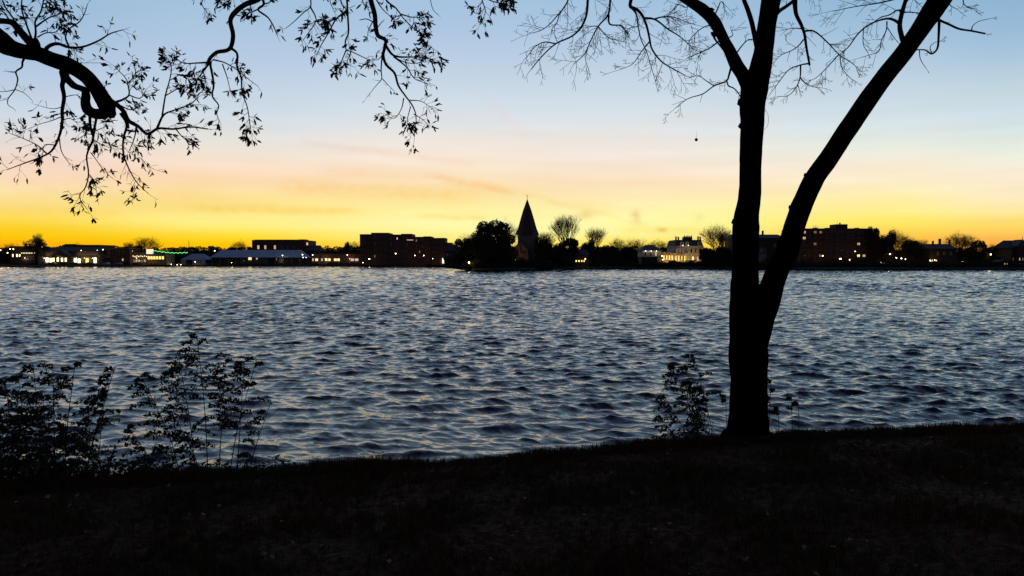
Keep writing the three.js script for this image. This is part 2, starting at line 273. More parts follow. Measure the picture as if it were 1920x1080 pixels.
// --- the bare forked tree on the bank
{
  const D = 8.3, foot = at(1403, 815, D); foot.y = groundY(foot.x, foot.z) - .06;
  const tree = thing('bare_tree', 'bare forked tree with two thick stems, standing on the bank edge', 'tree', foot.toArray());
  const R = rng(31), TW = { seg: .05, wig: .42, sag: .012, split: .62, pull: V(0, -.1, 0), min: .0018, leafLevel: 0, origin: foot };
  function limb(name, list, sides = 14, rough = .06) {
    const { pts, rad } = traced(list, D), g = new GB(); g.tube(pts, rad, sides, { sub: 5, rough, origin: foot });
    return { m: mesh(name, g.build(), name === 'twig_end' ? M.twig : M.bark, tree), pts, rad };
  }
  // trunk and upright stem, with the flare of its roots; knots are swellings where branches broke off
  limb('trunk', [[1400, 845, 58], [1401, 822, 47], [1403, 806, 38], [1403, 780, 35], [1403, 740, 34], [1404, 690, 34.5], [1403, 650, 35], [1400, 610, 32], [1397, 560, 27], [1397, 510, 23.5], [1398, 460, 23], [1398.5, 425, 24.5], [1400, 405, 22.5], [1405, 375, 19.8], [1407.5, 300, 19.6], [1410, 240, 20.5], [1411, 195, 23], [1415, 165, 25], [1426, 130, 19.5], [1431, 100, 17.5], [1434, 70, 17], [1439, 40, 16.8], [1445, 0, 18], [1452, -60, 16], [1456, -180, 14, .1], [1450, -340, 12, .3], [1470, -520, 9, .4], [1462, -700, 5, .6], [1470, -860, 2, .8]], 22);
  limb('limb', [[1408, 700, 20], [1418, 650, 21], [1428, 605, 22], [1440, 560, 23], [1455, 513, 20.5], [1472, 480, 20], [1486, 438, 19.3], [1494, 413, 19], [1501, 390, 19.2], [1513, 363, 18.6], [1530, 330, 18.2], [1553, 297, 18], [1588, 244, 17.4], [1612, 209, 17], [1637, 173, 17], [1665, 135, 16.4], [1688, 108, 16], [1713, 73, 16.6], [1735, 40, 17], [1762, 0, 20], [1800, -60, 18, .1], [1860, -170, 15, .2], [1910, -300, 12, .3], [1930, -460, 8, .4], [1960, -640, 4, .5], [1990, -760, 1.5, .5]], 18);
  limb('limb', [[1412, 190, 15], [1403, 160, 14], [1393, 140, 12.5], [1381, 122, 12], [1370, 100, 11], [1359, 78, 10], [1349, 58, 10.6], [1338, 39, 11.5], [1320, 20, 11], [1289, 0, 9.5], [1252, -26, 9], [1205, -62, 8, .15], [1150, -90, 7, .25], [1080, -108, 5.5, .35], [1010, -140, 4, .45], [930, -190, 2, .5]], 14);
  limb('limb', [[1424, 95, 8], [1415, 66, 5], [1409, 40, 4.6], [1402, 18, 4.4], [1395, 0, 4.2], [1380, -50, 3.6, -.2], [1372, -120, 3, -.3], [1340, -190, 2, -.3]], 8);
  // knots: stubs of lost branches
  for (const [x0, y0, x1, y1, r] of [[1392, 412, 1375, 417, 8], [1391, 192, 1386, 194, 8], [1392, 236, 1387, 237, 6.5], [1490, 396, 1481, 387, 5], [1517, 336, 1510, 327, 5.5], [1656, 140, 1647, 134, 4], [1340, 62, 1339, 67, 7], [1334, 22, 1331, 17, 6]]) {
    const a = at(x0, y0, D), b = at(x1, y1, D), g = new GB(); g.tube([a, b], [r * 1.2 / LENS * D, r * .8 / LENS * D], 8, { origin: foot, sub: 3, rough: .12 }); mesh('knot', g.build(), M.bark, tree);
  }
  // branches: the list of spots, thickness at either end, how much fine growth they carry
  const BR = [
    [[[1066, -104], [1066, -40], [1065, 0], [1056, 16], [1045, 29], [1030, 46], [1014, 57], [998, 62]], 2.0, .5, 9, .22], [[[1050, 22], [1043, 45], [1036, 52], [1033, 66]], 1, .4, 5, .16],
    [[[1108, -103], [1104, -50], [1102, 0], [1099, 30], [1089, 52], [1072, 68], [1042, 82], [1014, 108], [996, 130]], 3.2, .8, 16, .24], [[[1042, 82], [1020, 79], [1003, 88], [990, 104], [983, 112]], 1.2, .4, 8, .18],
    [[[1152, -90], [1146, -40], [1144, 0], [1141, 26], [1122, 49], [1108, 75], [1096, 101], [1076, 120]], 2.6, .6, 16, .22], [[[1141, 26], [1143, 45], [1165, 48], [1172, 56], [1178, 68]], 1.8, .7, 9, .18], [[[1121, 49], [1132, 62], [1143, 72], [1158, 76]], 1, .4, 8, .17], [[[1120, 49], [1106, 49], [1096, 48]], .9, .4, 5, .12], [[[1102, 88], [1098, 112], [1104, 130]], .8, .4, 5, .14],
    [[[1200, -66], [1188, -30], [1183, 0], [1182, 12], [1194, 18], [1203, 27], [1212, 47], [1218, 73], [1222, 91], [1240, 115], [1262, 129], [1284, 141]], 4.2, .7, 14, .22],
    [[[1207, 34], [1227, 36], [1253, 55], [1274, 68], [1290, 82], [1300, 92]], 2, .5, 14, .2], [[[1226, 36], [1240, 32], [1258, 31], [1287, 41], [1306, 47]], 1.4, .4, 10, .2], [[[1184, 14], [1193, 27], [1196, 46], [1202, 74], [1212, 96], [1220, 122], [1229, 152]], 1.6, .4, 12, .16], [[[1218, 78], [1208, 90], [1201, 99], [1186, 120], [1162, 131]], 1.3, .4, 8, .16], [[[1229, 152], [1236, 135], [1242, 119]], .5, .5, 2, .1], [[[1196, 50], [1182, 52], [1173, 60]], .8, .4, 6, .16],
    [[[1347, 78], [1331, 90], [1318, 96], [1302, 103], [1290, 108]], 1.4, .5, 7, .16], [[[1371, 126], [1367, 140], [1363, 151], [1339, 161], [1318, 176], [1290, 185], [1266, 203]], 2, .5, 9, .16], [[[1363, 153], [1366, 161], [1375, 165], [1384, 174], [1391, 188]], 1.3, .8, 4, .12], [[[1339, 161], [1322, 150], [1308, 141], [1293, 146]], .9, .4, 5, .12], [[[1378, 104], [1391, 86], [1404, 74], [1417, 76]], 1.2, .6, 6, .14], [[[1337, 34], [1346, 16], [1352, 3], [1360, 10]], 1.3, .5, 6, .16], [[[1346, 56], [1330, 48], [1313, 55], [1297, 70], [1288, 84]], 1.3, .4, 9, .2], [[[1345, 60], [1339, 68], [1341, 74], [1348, 83], [1356, 94]], 2.6, 1, 2, .1], [[[1364, 72], [1374, 66], [1372, 58], [1384, 56]], .9, .4, 4, .12], [[[1300, 2], [1286, 14], [1270, 8], [1260, 22]], .9, .4, 8, .2],
    [[[1452, 30], [1462, 20], [1474, 12], [1488, 1], [1500, -14, .1], [1520, -60, .2], [1560, -120, .3]], 3.4, 2, 3, .3], [[[1490, -2], [1491, 14], [1493, 27], [1502, 46], [1508, 62], [1512, 89], [1518, 122]], 4.2, 1.6, 6, .14], [[[1510, 58], [1525, 58], [1552, 80], [1573, 102], [1598, 119], [1612, 131]], 1.7, .4, 11, .18], [[[1507, 74], [1497, 86], [1484, 95], [1465, 103], [1449, 119]], 1.3, .4, 10, .16], [[[1517, 119], [1500, 122], [1479, 131], [1462, 152], [1442, 179]], 1.5, .4, 8, .16], [[[1501, 122], [1500, 146], [1492, 165], [1478, 179], [1459, 181]], 1.4, .4, 9, .14], [[[1500, 145], [1510, 156], [1522, 162], [1541, 165]], 1.1, .4, 7, .12], [[[1573, 102], [1552, 125], [1530, 146], [1516, 152]], 1, .4, 7, .14], [[[1575, 104], [1578, 126], [1594, 146], [1606, 154]], .8, .4, 6, .13], [[[1506, 54], [1486, 53], [1468, 57]], 1, .4, 6, .13],
    [[[1697, 88], [1690, 66], [1687, 46], [1694, 14], [1698, 0], [1702, -40], [1694, -110, .1]], 4.2, 2.6, 3, .3], [[[1687, 44], [1675, 37], [1663, 35], [1636, 43], [1611, 61], [1590, 89], [1574, 103]], 2.6, .6, 12, .2], [[[1691, 19], [1680, 20], [1668, 28], [1652, 32], [1636, 44]], 1.6, .6, 6, .16], [[[1699, -8], [1668, 1], [1640, 7], [1606, 12], [1560, 21]], 1.6, .5, 12, .2], [[[1663, 40], [1662, 56], [1652, 78], [1648, 96], [1630, 103], [1614, 108]], 1.1, .4, 7, .16], [[[1619, 52], [1619, 84], [1628, 100]], .8, .4, 4, .12], [[[1664, 52], [1676, 70], [1686, 82]], .7, .4, 3, .1], [[[1686, 22], [1706, 23], [1724, 24]], 1.2, .6, 5, .14], [[[1694, 12], [1708, -4], [1720, 6]], 1, .4, 6, .16],
    [[[1748, 48], [1758, 36], [1764, 39], [1780, 46], [1798, 54], [1822, 58], [1847, 63]], 2.4, 1.4, 2, .1], [[[1822, 57], [1823, 50], [1833, 41], [1856, 35]], 1, .4, 1, .1], [[[1761, 38], [1760, 66], [1757, 92], [1747, 101], [1735, 94], [1720, 93]], 2.2, .9, 3, .1], [[[1724, 94], [1725, 108], [1730, 119], [1736, 127]], .8, .4, 1, .08], [[[1747, 100], [1744, 88], [1752, 80], [1764, 77]], .8, .4, 2, .08],
    [[[1830, -110, .1], [1815, -50], [1806, 0], [1809, 10], [1822, 16]], 1.6, .5, 6, .14], [[[1770, -10], [1782, 10], [1796, 18]], 1, .4, 3, .12],
  ];
  for (const [spots, r0, r1, count, len] of BR) {
    const dz0 = (R() - .5) * .25, dz1 = (R() - .5) * 1.1, n = spots.length - 1;
    const tr = traced(spots.map(([x, y, z], i) => [x, y, mix(r0, r1, (i / n) ** .7) * 1.2, z ?? mix(n > 2 && i === 0 ? 0 : dz0 * .3, dz1 * .35, i / n)]), D), g = new GB();
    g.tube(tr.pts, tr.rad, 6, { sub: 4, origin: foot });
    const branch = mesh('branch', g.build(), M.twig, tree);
    const cv = new THREE.CatmullRomCurve3(tr.pts, false, 'centripetal'), tg = new GB();
    for (let k = 0; k < count; k++) {
      const t = k === 0 ? 1 : .22 + .78 * R(), p = cv.getPoint(t), d = cv.getTangent(t);
      if (k) { d.applyAxisAngle(V(R() - .5, R() - .5, 2).normalize(), (R() < .5 ? -1 : 1) * (.4 + .6 * R())); d.z += (R() - .5) * .9; }
      twig(tg, p, d, len * (.5 + .8 * R()), Math.min(.0032, mix(tr.rad[0], tr.rad.at(-1), t) * .6), 2, R, TW, null);
    }
    if (!tg.empty) mesh('twig_spray', tg.build(), M.twig, branch).userData.kind = 'stuff';
  }
  // the crown above, bare as well
  for (let k = 0; k < 26; k++) {
    const on = [[1450, -200], [1455, -430], [1468, -600], [1880, -220], [1920, -400], [1950, -600], [1090, -108]][k % 7], p = at(on[0], on[1], D + .3), a = R() * 6.283;
    const d = V(Math.cos(a), .25 + .5 * R(), Math.sin(a)), g = new GB(), L = 1.3 + R() * 1.6;
    twig(g, p, d, L, .022, 3, R, { ...TW, seg: .16, wig: .3, sag: 0, split: .7, min: .002 }, null); mesh('branch', g.build(), M.twig, tree);
  }
  // a loop of dead vine on the trunk
  const g = new GB(); g.tube([at(1434, 204, D - .1), at(1440, 216, D - .16), at(1439, 236, D - .16), at(1430, 246, D - .12)], [.0022, .0022, .002, .0016], 4, { sub: 5, origin: foot }); mesh('vine', g.build(), M.twig, tree);

  // the seed ball hanging on its thread below the bare twigs
  const b = at(1305.5, 262, D), top = at(1305.5, 180, D), s = thing('seed_ball', 'small round seed ball hanging alone on a thin thread', 'seed ball', b.toArray());
  const ball = new THREE.IcosahedronGeometry(.016, 4), P = ball.attributes.position; for (let i = 0; i < P.count; i++) { const q = V().fromBufferAttribute(P, i), k = 1 + .12 * n3(q.x * 300, q.y * 300, q.z * 300); P.setXYZ(i, q.x * k, q.y * k, q.z * k); } ball.computeVertexNormals();
  mesh('ball', ball, M.twig, s);
  const st = new GB(); st.tube([V(0, .014, 0), V(.002, .05, 0), V(-.001, .08, 0)], [.0015, .0009, .0007], 4, { sub: 3 }); mesh('stalk', st.build(), M.twig, s);
  const th = new GB(); th.tube([V(-.001, .078, 0), V(0, top.y - b.y + .02, 0)], [.00006, .00006], 3, { sub: 1 }); mesh('thread', th.build(), M.twig, s);
}

// --- the spreading tree whose drooping limbs hang in from above, some dry leaves still on
{
  const D = 7, foot = V(-7.4, 0, -4.1); foot.y = groundY(foot.x, foot.z) - .05;
  const tree = thing('leafy_tree', 'old spreading tree with drooping crooked limbs and withered leaves overhead', 'tree', foot.toArray());
  const R = rng(91), TW = { seg: .045, wig: .55, sag: .02, split: .5, pull: V(0, -.1, 0), min: .0012, leafLevel: 2, origin: foot };
  const leaves = [];
  const onTip = (dens) => (p, d, w) => {
    if (R() > dens * w * .85) return;
    const n = w === 1 ? 1 + Math.floor(R() * 3) : 1;
    for (let k = 0; k < n; k++) { const dir = d.clone().add(V((R() - .5) * 1.6 - .15, (R() - .5) * 1.5 - .35, (R() - .5) * 1.5)).normalize(); leaves.push({ p: p.clone().addScaledVector(d, (R() - .5) * .02), dir, s: .034 + .030 * R(), roll: R() * 6.283 }); }
  };
  const add = (name, list, sides = 12, rough = .06) => { const { pts, rad } = traced(list, D), g = new GB(); g.tube(pts, rad, sides, { sub: 5, rough, origin: foot }); return mesh(name, g.build(), M.barkDark, tree); };
  { const g = new GB(); g.tube([V(foot.x, foot.y - .2, foot.z), V(foot.x, foot.y + .15, foot.z), V(foot.x + .04, foot.y + .8, foot.z), V(foot.x + .1, foot.y + 2.2, foot.z - .05), V(foot.x, foot.y + 3.8, foot.z - .1), V(foot.x - .1, foot.y + 5.6, foot.z), V(foot.x + .1, foot.y + 7.6, foot.z + .1), V(foot.x, foot.y + 9.5, foot.z)], [.62, .46, .38, .34, .33, .27, .2, .1], 24, { sub: 6, rough: .06, origin: foot }); mesh('trunk', g.build(), M.barkDark, tree); }
  const w2 = (x, y, z, r) => ({ p: V(x, y, z), r });
  function limbW(list, sides = 12) { const g = new GB(); g.tube(list.map((q) => q.p), list.map((q) => q.r), sides, { sub: 6, rough: .06, origin: foot }); return mesh('limb', g.build(), M.barkDark, tree); }
  const vis = (x, y, r, dz = 0) => w2(...at(x, y, D + dz).toArray(), r / LENS * (D + dz));
  limbW([w2(foot.x, foot.y + 3.5, foot.z - .1, .2), w2(-6.7, 5.35, -4.9, .15), w2(-5.7, 5.3, -6.1, .12), vis(-90, 22, 22, -.3), vis(-25, 58, 20, -.1), vis(0, 77, 19), vis(20, 90, 15.5), vis(45, 97, 13.5), vis(70, 101, 13.5), vis(95, 111, 13.5), vis(124, 121, 14.5), vis(145, 131, 13.5), vis(160, 142, 13), vis(172, 155, 13.5), vis(182, 168, 13.5), vis(190, 182, 14), vis(198, 195, 15), vis(204, 207, 13.5), vis(211, 217, 8)], 16);
  limbW([w2(foot.x, foot.y + 5.6, foot.z, .2), w2(-6.0, 6.75, -5.0, .15), w2(-4.6, 6.15, -6.3, .1), vis(150, -150, 15), vis(330, -95, 13), vis(520, -66, 12), vis(700, -72, 10), vis(800, -52, 7), vis(910, -36, 4), vis(980, -44, 2)], 14);
  add('limb', [[116, 126, 6], [121, 140, 6.5], [129, 152, 6.5], [139, 161, 6], [150, 165, 5.5], [159, 170, 6.5], [161, 180, 8], [160, 192, 8.5], [164, 205, 9.5], [177, 213, 9.5], [198, 213, 10]], 10);
  add('limb', [[-40, 48, 7, .1], [-10, 40, 5.5, .05], [10, 40, 5], [24, 43, 6], [37, 58, 6.5], [52, 75, 7], [70, 92, 8]], 10);
  add('limb', [[62, 96, 9], [68, 84, 8], [66, 72, 4]], 8);
  const BR = [   // spots, thickness either end, twigs, twig length, leaf density
    [[[83, 98], [92, 87], [107, 82], [130, 89], [155, 88], [185, 76], [207, 63], [230, 56]], 4.5, .8, 12, .13, .55], [[[130, 89], [123, 70], [130, 54], [150, 40], [160, 22], [164, 8]], 2, .6, 8, .12, .3], [[[64, 84], [67, 60], [66, 40], [76, 22], [81, 0], [86, -30]], 2.4, 1, 16, .15, 1], [[[37, 56], [24, 32], [10, 12], [0, -12]], 2, 1, 14, .15, 1], [[[60, 74], [48, 44], [40, 14], [44, -20]], 2, 1, 14, .15, 1], [[[67, 50], [90, 34], [108, 28], [122, 20]], 1.8, .7, 12, .12, 1], [[[80, 8], [96, 4], [112, 10]], 1.4, .6, 8, .12, .9], [[[70, 70], [86, 62], [104, 60], [112, 50]], 1.4, .6, 8, .1, .9], [[[20, 42], [8, 24], [-8, 18]], 1.6, .7, 10, .14, 1],
    [[[46, 108], [43, 116], [41, 126], [29, 134], [33, 148], [28, 168], [15, 185], [15, 196], [26, 204]], 2.4, .5, 4, .08, .1], [[[28, 168], [14, 171], [-6, 172]], 1, .5, 2, .08, .1], [[[29, 168], [44, 174], [60, 188]], .8, .4, 2, .07, .15], [[[29, 135], [21, 135], [13, 134]], 1.2, .5, 2, .05, 0],
    [[[116, 134], [118, 150], [116, 160], [120, 181], [116, 207], [117, 230], [111, 258], [96, 284], [74, 296], [44, 307], [14, 318]], 5.6, .7, 16, .11, .8], [[[111, 256], [116, 284], [130, 307]], 1.3, .5, 4, .07, .2], [[[88, 288], [70, 272], [44, 260], [18, 250]], 1.4, .5, 10, .11, .9], [[[104, 272], [84, 272], [80, 290]], 1.2, .5, 9, .09, .9], [[[117, 218], [98, 226], [76, 232], [52, 242]], 1, .4, 6, .09, .5], [[[116, 226], [130, 222], [144, 230]], 1.1, .5, 7, .08, .9], [[[118, 200], [100, 204], [66, 196]], .9, .4, 4, .08, .1], [[[120, 182], [142, 178], [150, 186]], .9, .4, 3, .06, .1],
    [[[169, 212], [169, 230], [171, 246], [174, 259], [163, 292], [167, 326], [159, 352], [149, 368], [163, 392]], 3.2, .5, 16, .1, .75], [[[182, 214], [180, 232], [177, 248], [174, 268]], 2.6, 1.6, 9, .1, .9], [[[170, 286], [180, 300], [193, 318], [212, 335]], 1, .4, 4, .08, .4], [[[178, 246], [192, 240], [204, 236]], 1, .4, 8, .1, .9], [[[176, 262], [192, 272], [212, 278]], 1, .4, 7, .1, .7], [[[172, 252], [160, 250], [152, 244]], 1, .4, 7, .09, .9], [[[168, 328], [178, 340], [182, 366]], .9, .4, 6, .07, .8],
    [[[226, 212], [238, 233], [231, 258], [231, 288], [244, 322], [258, 343], [278, 363]], 3, .6, 12, .1, .5], [[[255, 240], [252, 256], [243, 282]], 1.6, .7, 8, .1, .9], [[[246, 302], [262, 296], [276, 310], [290, 318]], .9, .4, 6, .09, .8], [[[260, 345], [252, 360], [250, 372]], .8, .4, 6, .07, .8], [[[237, 244], [256, 246], [255, 238]], 2, 1.4, 3, .07, .4],
    [[[204, 188], [216, 194], [230, 207], [242, 226], [259, 237], [276, 251], [296, 241], [326, 242], [356, 238], [390, 242]], 5.8, 1.2, 18, .12, .8], [[[212, 192], [224, 200], [236, 218], [241, 240]], 4.2, 2, 3, .08, .3], [[[294, 242], [307, 215], [326, 207], [356, 196], [372, 182]], 2.4, .8, 14, .11, .8], [[[304, 218], [310, 178], [319, 148], [322, 126], [316, 112]], 1.8, .6, 14, .12, .85], [[[309, 180], [330, 168], [352, 158]], 1.2, .5, 9, .1, .85], [[[320, 150], [340, 140], [356, 144]], 1, .5, 8, .1, .8], [[[330, 242], [344, 258], [366, 272]], 1.3, .5, 10, .1, .7], [[[284, 248], [278, 262], [277, 282]], 1, .5, 2, .06, .2],
    [[[216, 192], [232, 186], [241, 178], [240, 160], [236, 148], [218, 128]], 2.4, .6, 12, .1, .7], [[[241, 178], [262, 184], [274, 168]], 1.4, .6, 10, .1, .8], [[[238, 158], [254, 140], [250, 118]], 1.2, .5, 9, .1, .8], [[[222, 196], [246, 206], [262, 200]], 1.6, .6, 10, .1, .85], [[[215, 190], [200, 178], [196, 160]], 1, .5, 3, .06, .3],
    [[[97, 108], [110, 118], [116, 130], [135, 120], [160, 118], [190, 118]], .9, .4, 5, .1, .1],
    // the branch that hangs in from the top, beyond the limb's end
    [[[520, -66], [500, -20], [481, 0], [460, 8], [444, 19], [432, 37], [437, 67], [431, 92], [407, 98], [394, 110], [389, 122]], 6.2, 3.2, 6, .1, .5], [[[393, 114], [400, 160], [398, 180], [410, 198], [406, 213], [412, 228]], 2.4, .6, 7, .08, .4], [[[433, 90], [445, 100], [445, 127], [452, 143], [455, 173], [463, 200], [467, 227], [471, 250]], 2.6, .6, 24, .09, .85], [[[400, 112], [420, 117], [443, 130], [463, 147], [484, 162]], 1.5, .5, 11, .1, .7], [[[417, 120], [427, 147], [432, 173]], 1.2, .5, 5, .07, .5], [[[390, 117], [370, 118], [342, 118], [325, 104]], 2, .6, 9, .11, .8], [[[393, 118], [373, 143], [357, 158]], 1.8, .6, 10, .1, .8], [[[380, 132], [386, 152], [372, 166]], 1.2, .5, 8, .09, .8],
    [[[489, -10], [494, 8], [484, 18], [503, 33], [513, 50], [520, 67]], 3, .8, 3, .07, .1], [[[486, 16], [474, 22], [466, 24]], 1.6, .6, 9, .08, 1], [[[478, 2], [458, -4], [436, -2], [420, 6]], 1.8, .8, 14, .11, 1], [[[420, -62], [396, -20], [378, 4], [388, 24]], 1.8, .6, 10, .1, .7], [[[494, 8], [506, 4], [510, -4]], 1.4, .6, 6, .08, .9],
    [[[690, -72], [692, -30], [695, 0], [702, 27], [705, 50], [709, 67], [722, 75], [721, 90], [718, 103], [724, 121], [740, 137], [747, 160], [760, 180], [773, 197], [780, 217], [777, 256]], 6.4, .7, 12, .1, .6], [[[722, 84], [737, 104], [760, 107], [783, 107], [808, 111]], 3, .6, 16, .1, .75], [[[738, 106], [763, 127], [777, 147], [801, 157]], 1.8, .5, 11, .1, .6], [[[717, 98], [714, 132], [716, 148], [705, 160], [688, 182]], 1.6, .4, 3, .07, .15], [[[717, 148], [726, 158], [740, 172]], 1, .4, 3, .07, .3], [[[768, 188], [790, 190], [808, 202]], 1.1, .4, 8, .08, .5], [[[757, 184], [752, 204], [738, 222], [722, 214]], 1.2, .4, 10, .09, .7], [[[776, 214], [790, 222], [806, 236]], 1.1, .4, 8, .08, .7], [[[770, 200], [764, 226], [770, 250]], 1, .4, 12, .08, .8], [[[740, 108], [764, 118], [790, 116], [798, 100]], 1.2, .4, 14, .09, .85], [[[704, 44], [690, 36], [676, 37]], 1.2, .8, 1, .04, 0], [[[706, 54], [714, 44], [720, 38]], 1, .6, 1, .04, 0], [[[703, 34], [692, 54], [689, 68]], 1.2, .5, 4, .06, .3], [[[720, 100], [708, 112], [700, 112]], 1, .4, 6, .09, .6],
    [[[642, -70], [648, -30], [650, 0], [653, 33], [653, 63], [647, 77], [650, 93], [660, 97], [687, 110]], 2.8, .8, 9, .1, .6], [[[649, 94], [640, 117], [630, 131]], 1.4, .5, 11, .09, .85], [[[658, 98], [652, 118], [664, 126]], 1.1, .4, 9, .08, .7], [[[652, 18], [631, 36], [617, 60], [601, 86], [594, 104]], 2, .6, 10, .09, .8], [[[630, 36], [616, 40], [606, 44]], 1.4, .6, 14, .08, 1], [[[576, -72], [580, -30], [582, 0], [581, 13], [570, 23], [548, 43], [536, 53]], 2, .5, 5, .09, .35], [[[582, 13], [592, 37], [578, 62], [568, 76]], 1.6, .5, 12, .09, .85], [[[592, 38], [604, 52], [612, 60]], 1, .4, 3, .07, .2], [[[612, -70], [616, -20], [620, 4], [628, 24]], 1.5, .5, 6, .08, .5], [[[636, -68], [637, -20], [640, 8], [648, 16]], 1.8, 1, 10, .08, 1], [[[680, -20], [680, 4], [690, 18]], 1.2, .5, 7, .08, .5],
    [[[716, -68], [718, -30], [724, 0], [742, 16], [756, 34], [774, 52], [792, 64]], 2.4, .7, 9, .09, .6], [[[750, 26], [770, 32], [790, 34], [798, 50]], 1.4, .5, 16, .08, .9], [[[706, 0], [716, 16], [732, 30], [740, 38]], 1.4, .5, 9, .08, .7], [[[776, 56], [790, 62], [796, 76]], 1, .4, 8, .06, .9],
    [[[800, -52], [806, -20], [808, 4], [814, 20], [822, 28]], 1, .5, 1, .05, 0], [[[900, -38], [902, -16], [905, 6], [910, 20], [906, 40], [908, 50]], 1.4, .5, 9, .08, .8], [[[904, -8], [922, 2], [938, 6], [957, 12]], 1.5, .5, 16, .07, .95], [[[905, 4], [896, 12], [886, 15]], .9, .4, 3, .05, .5], [[[930, 2], [946, -6], [958, 0]], 1, .4, 9, .07, .95],
  ];
  for (const [spots, r0, r1, count, len, dens] of BR) {
    const dz1 = (R() - .5) * .9, n = spots.length - 1;
    const tr = traced(spots.map(([x, y], i) => [x + (i && i < n ? (R() - .5) * 2 : 0), y, mix(r0, r1, (i / n) ** .75), dz1 * (i / n) ** 1.3 * .6]), D), g = new GB();
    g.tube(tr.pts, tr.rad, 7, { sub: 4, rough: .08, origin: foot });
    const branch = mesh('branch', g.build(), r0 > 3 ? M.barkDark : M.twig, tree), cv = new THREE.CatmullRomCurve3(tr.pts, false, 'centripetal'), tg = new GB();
    for (let k = 0; k < count; k++) {
      const t = k === 0 ? 1 : .3 + .7 * R(), p = cv.getPoint(t), d = cv.getTangent(t);
      if (k) { d.applyAxisAngle(V(R() - .5, R() - .5, 2).normalize(), (R() < .5 ? -1 : 1) * (.5 + .7 * R())); d.z += (R() - .5) * .9; }
      twig(tg, p, d, len * (.45 + .75 * R()), Math.min(.0026, mix(tr.rad[0], tr.rad.at(-1), t) * .7), 1, R, TW, onTip(dens));
    }
    if (!tg.empty) mesh('twig_spray', tg.build(), M.twig, branch).userData.kind = 'stuff';
  }
  // more of the crown out of view: limbs added over the lawn to shade it
  const over = [];
  for (let k = 0; k < 16; k++) {
    const a = -2.2 + k * .33 + R() * .2, h = 5 + R() * 5, L = 3 + R() * 3.5, p = V(foot.x, foot.y + h, foot.z), d = V(Math.cos(a), .35, Math.sin(a)).normalize();
    if (d.z < -.2 && d.x > 0 && h < 8) continue;
    const g = new GB(), keep = leaves.length;
    const tips = []; twig(g, p, d, L, .09, 3, R, { ...TW, seg: .3, wig: .35, sag: -.01, split: .75, min: .002, leafLevel: 2 }, (q, dd, w) => { if (w === 1 || R() < .4) tips.push([q.clone(), dd.clone()]); });
    mesh('limb', g.build(), M.barkDark, tree);
    for (const [q, dd] of tips) for (let m = 0; m < 4; m++) over.push({ p: q.clone().add(V((R() - .5) * .2, (R() - .5) * .2, (R() - .5) * .2)), dir: dd.clone().add(V((R() - .5) * 2, (R() - .5) * 2 - .4, (R() - .5) * 2)).normalize(), s: .06 + .05 * R(), roll: R() * 6.283 });
  }
  // leaf shapes: curled, lobed, each with a stalk end at the origin and the blade along +y
  function leafShape(w, curl, lobes) {
    const g = new GB(), n = 5, ed = [];
    for (let k = 0; k <= n; k++) { const t = k / n, b = Math.sin(Math.PI * Math.min(1, t * .97 + .03)) ** .8 * w * (1 + lobes * Math.cos(k * 3.14)), y = t, z = curl * t * t; ed.push([V(-b, y, z + b * .55), V(0, y, z), V(b, y, z + b * .45)]); }
    for (let k = 0; k < n; k++) { const a = ed[k], b = ed[k + 1]; g.quad(a[0], a[1], b[1], b[0]); g.quad(a[1], a[2], b[2], b[1]); }
    return g.build();
  }
  const shapes = [leafShape(.15, .25, .15), leafShape(.19, -.3, .22), leafShape(.13, .5, .1), leafShape(.17, .1, .3)];
  const up = V(0, 1, 0), placed = (l) => { const q = new THREE.Quaternion().setFromUnitVectors(up, l.dir).multiply(new THREE.Quaternion().setFromAxisAngle(up, l.roll)); return new THREE.Matrix4().compose(l.p.clone().sub(foot), q, V(l.s * 1.03, l.s * 1.03, l.s * 1.03)); };
  leaves.sort((a, b) => b.s - a.s);
  const rest = new GB();
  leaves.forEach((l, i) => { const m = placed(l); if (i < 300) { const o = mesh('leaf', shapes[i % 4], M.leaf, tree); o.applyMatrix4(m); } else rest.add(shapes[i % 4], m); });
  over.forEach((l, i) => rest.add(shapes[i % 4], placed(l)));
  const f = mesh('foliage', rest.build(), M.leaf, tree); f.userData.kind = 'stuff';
  console.log('leaves', leaves.length, 'over', over.length);
}

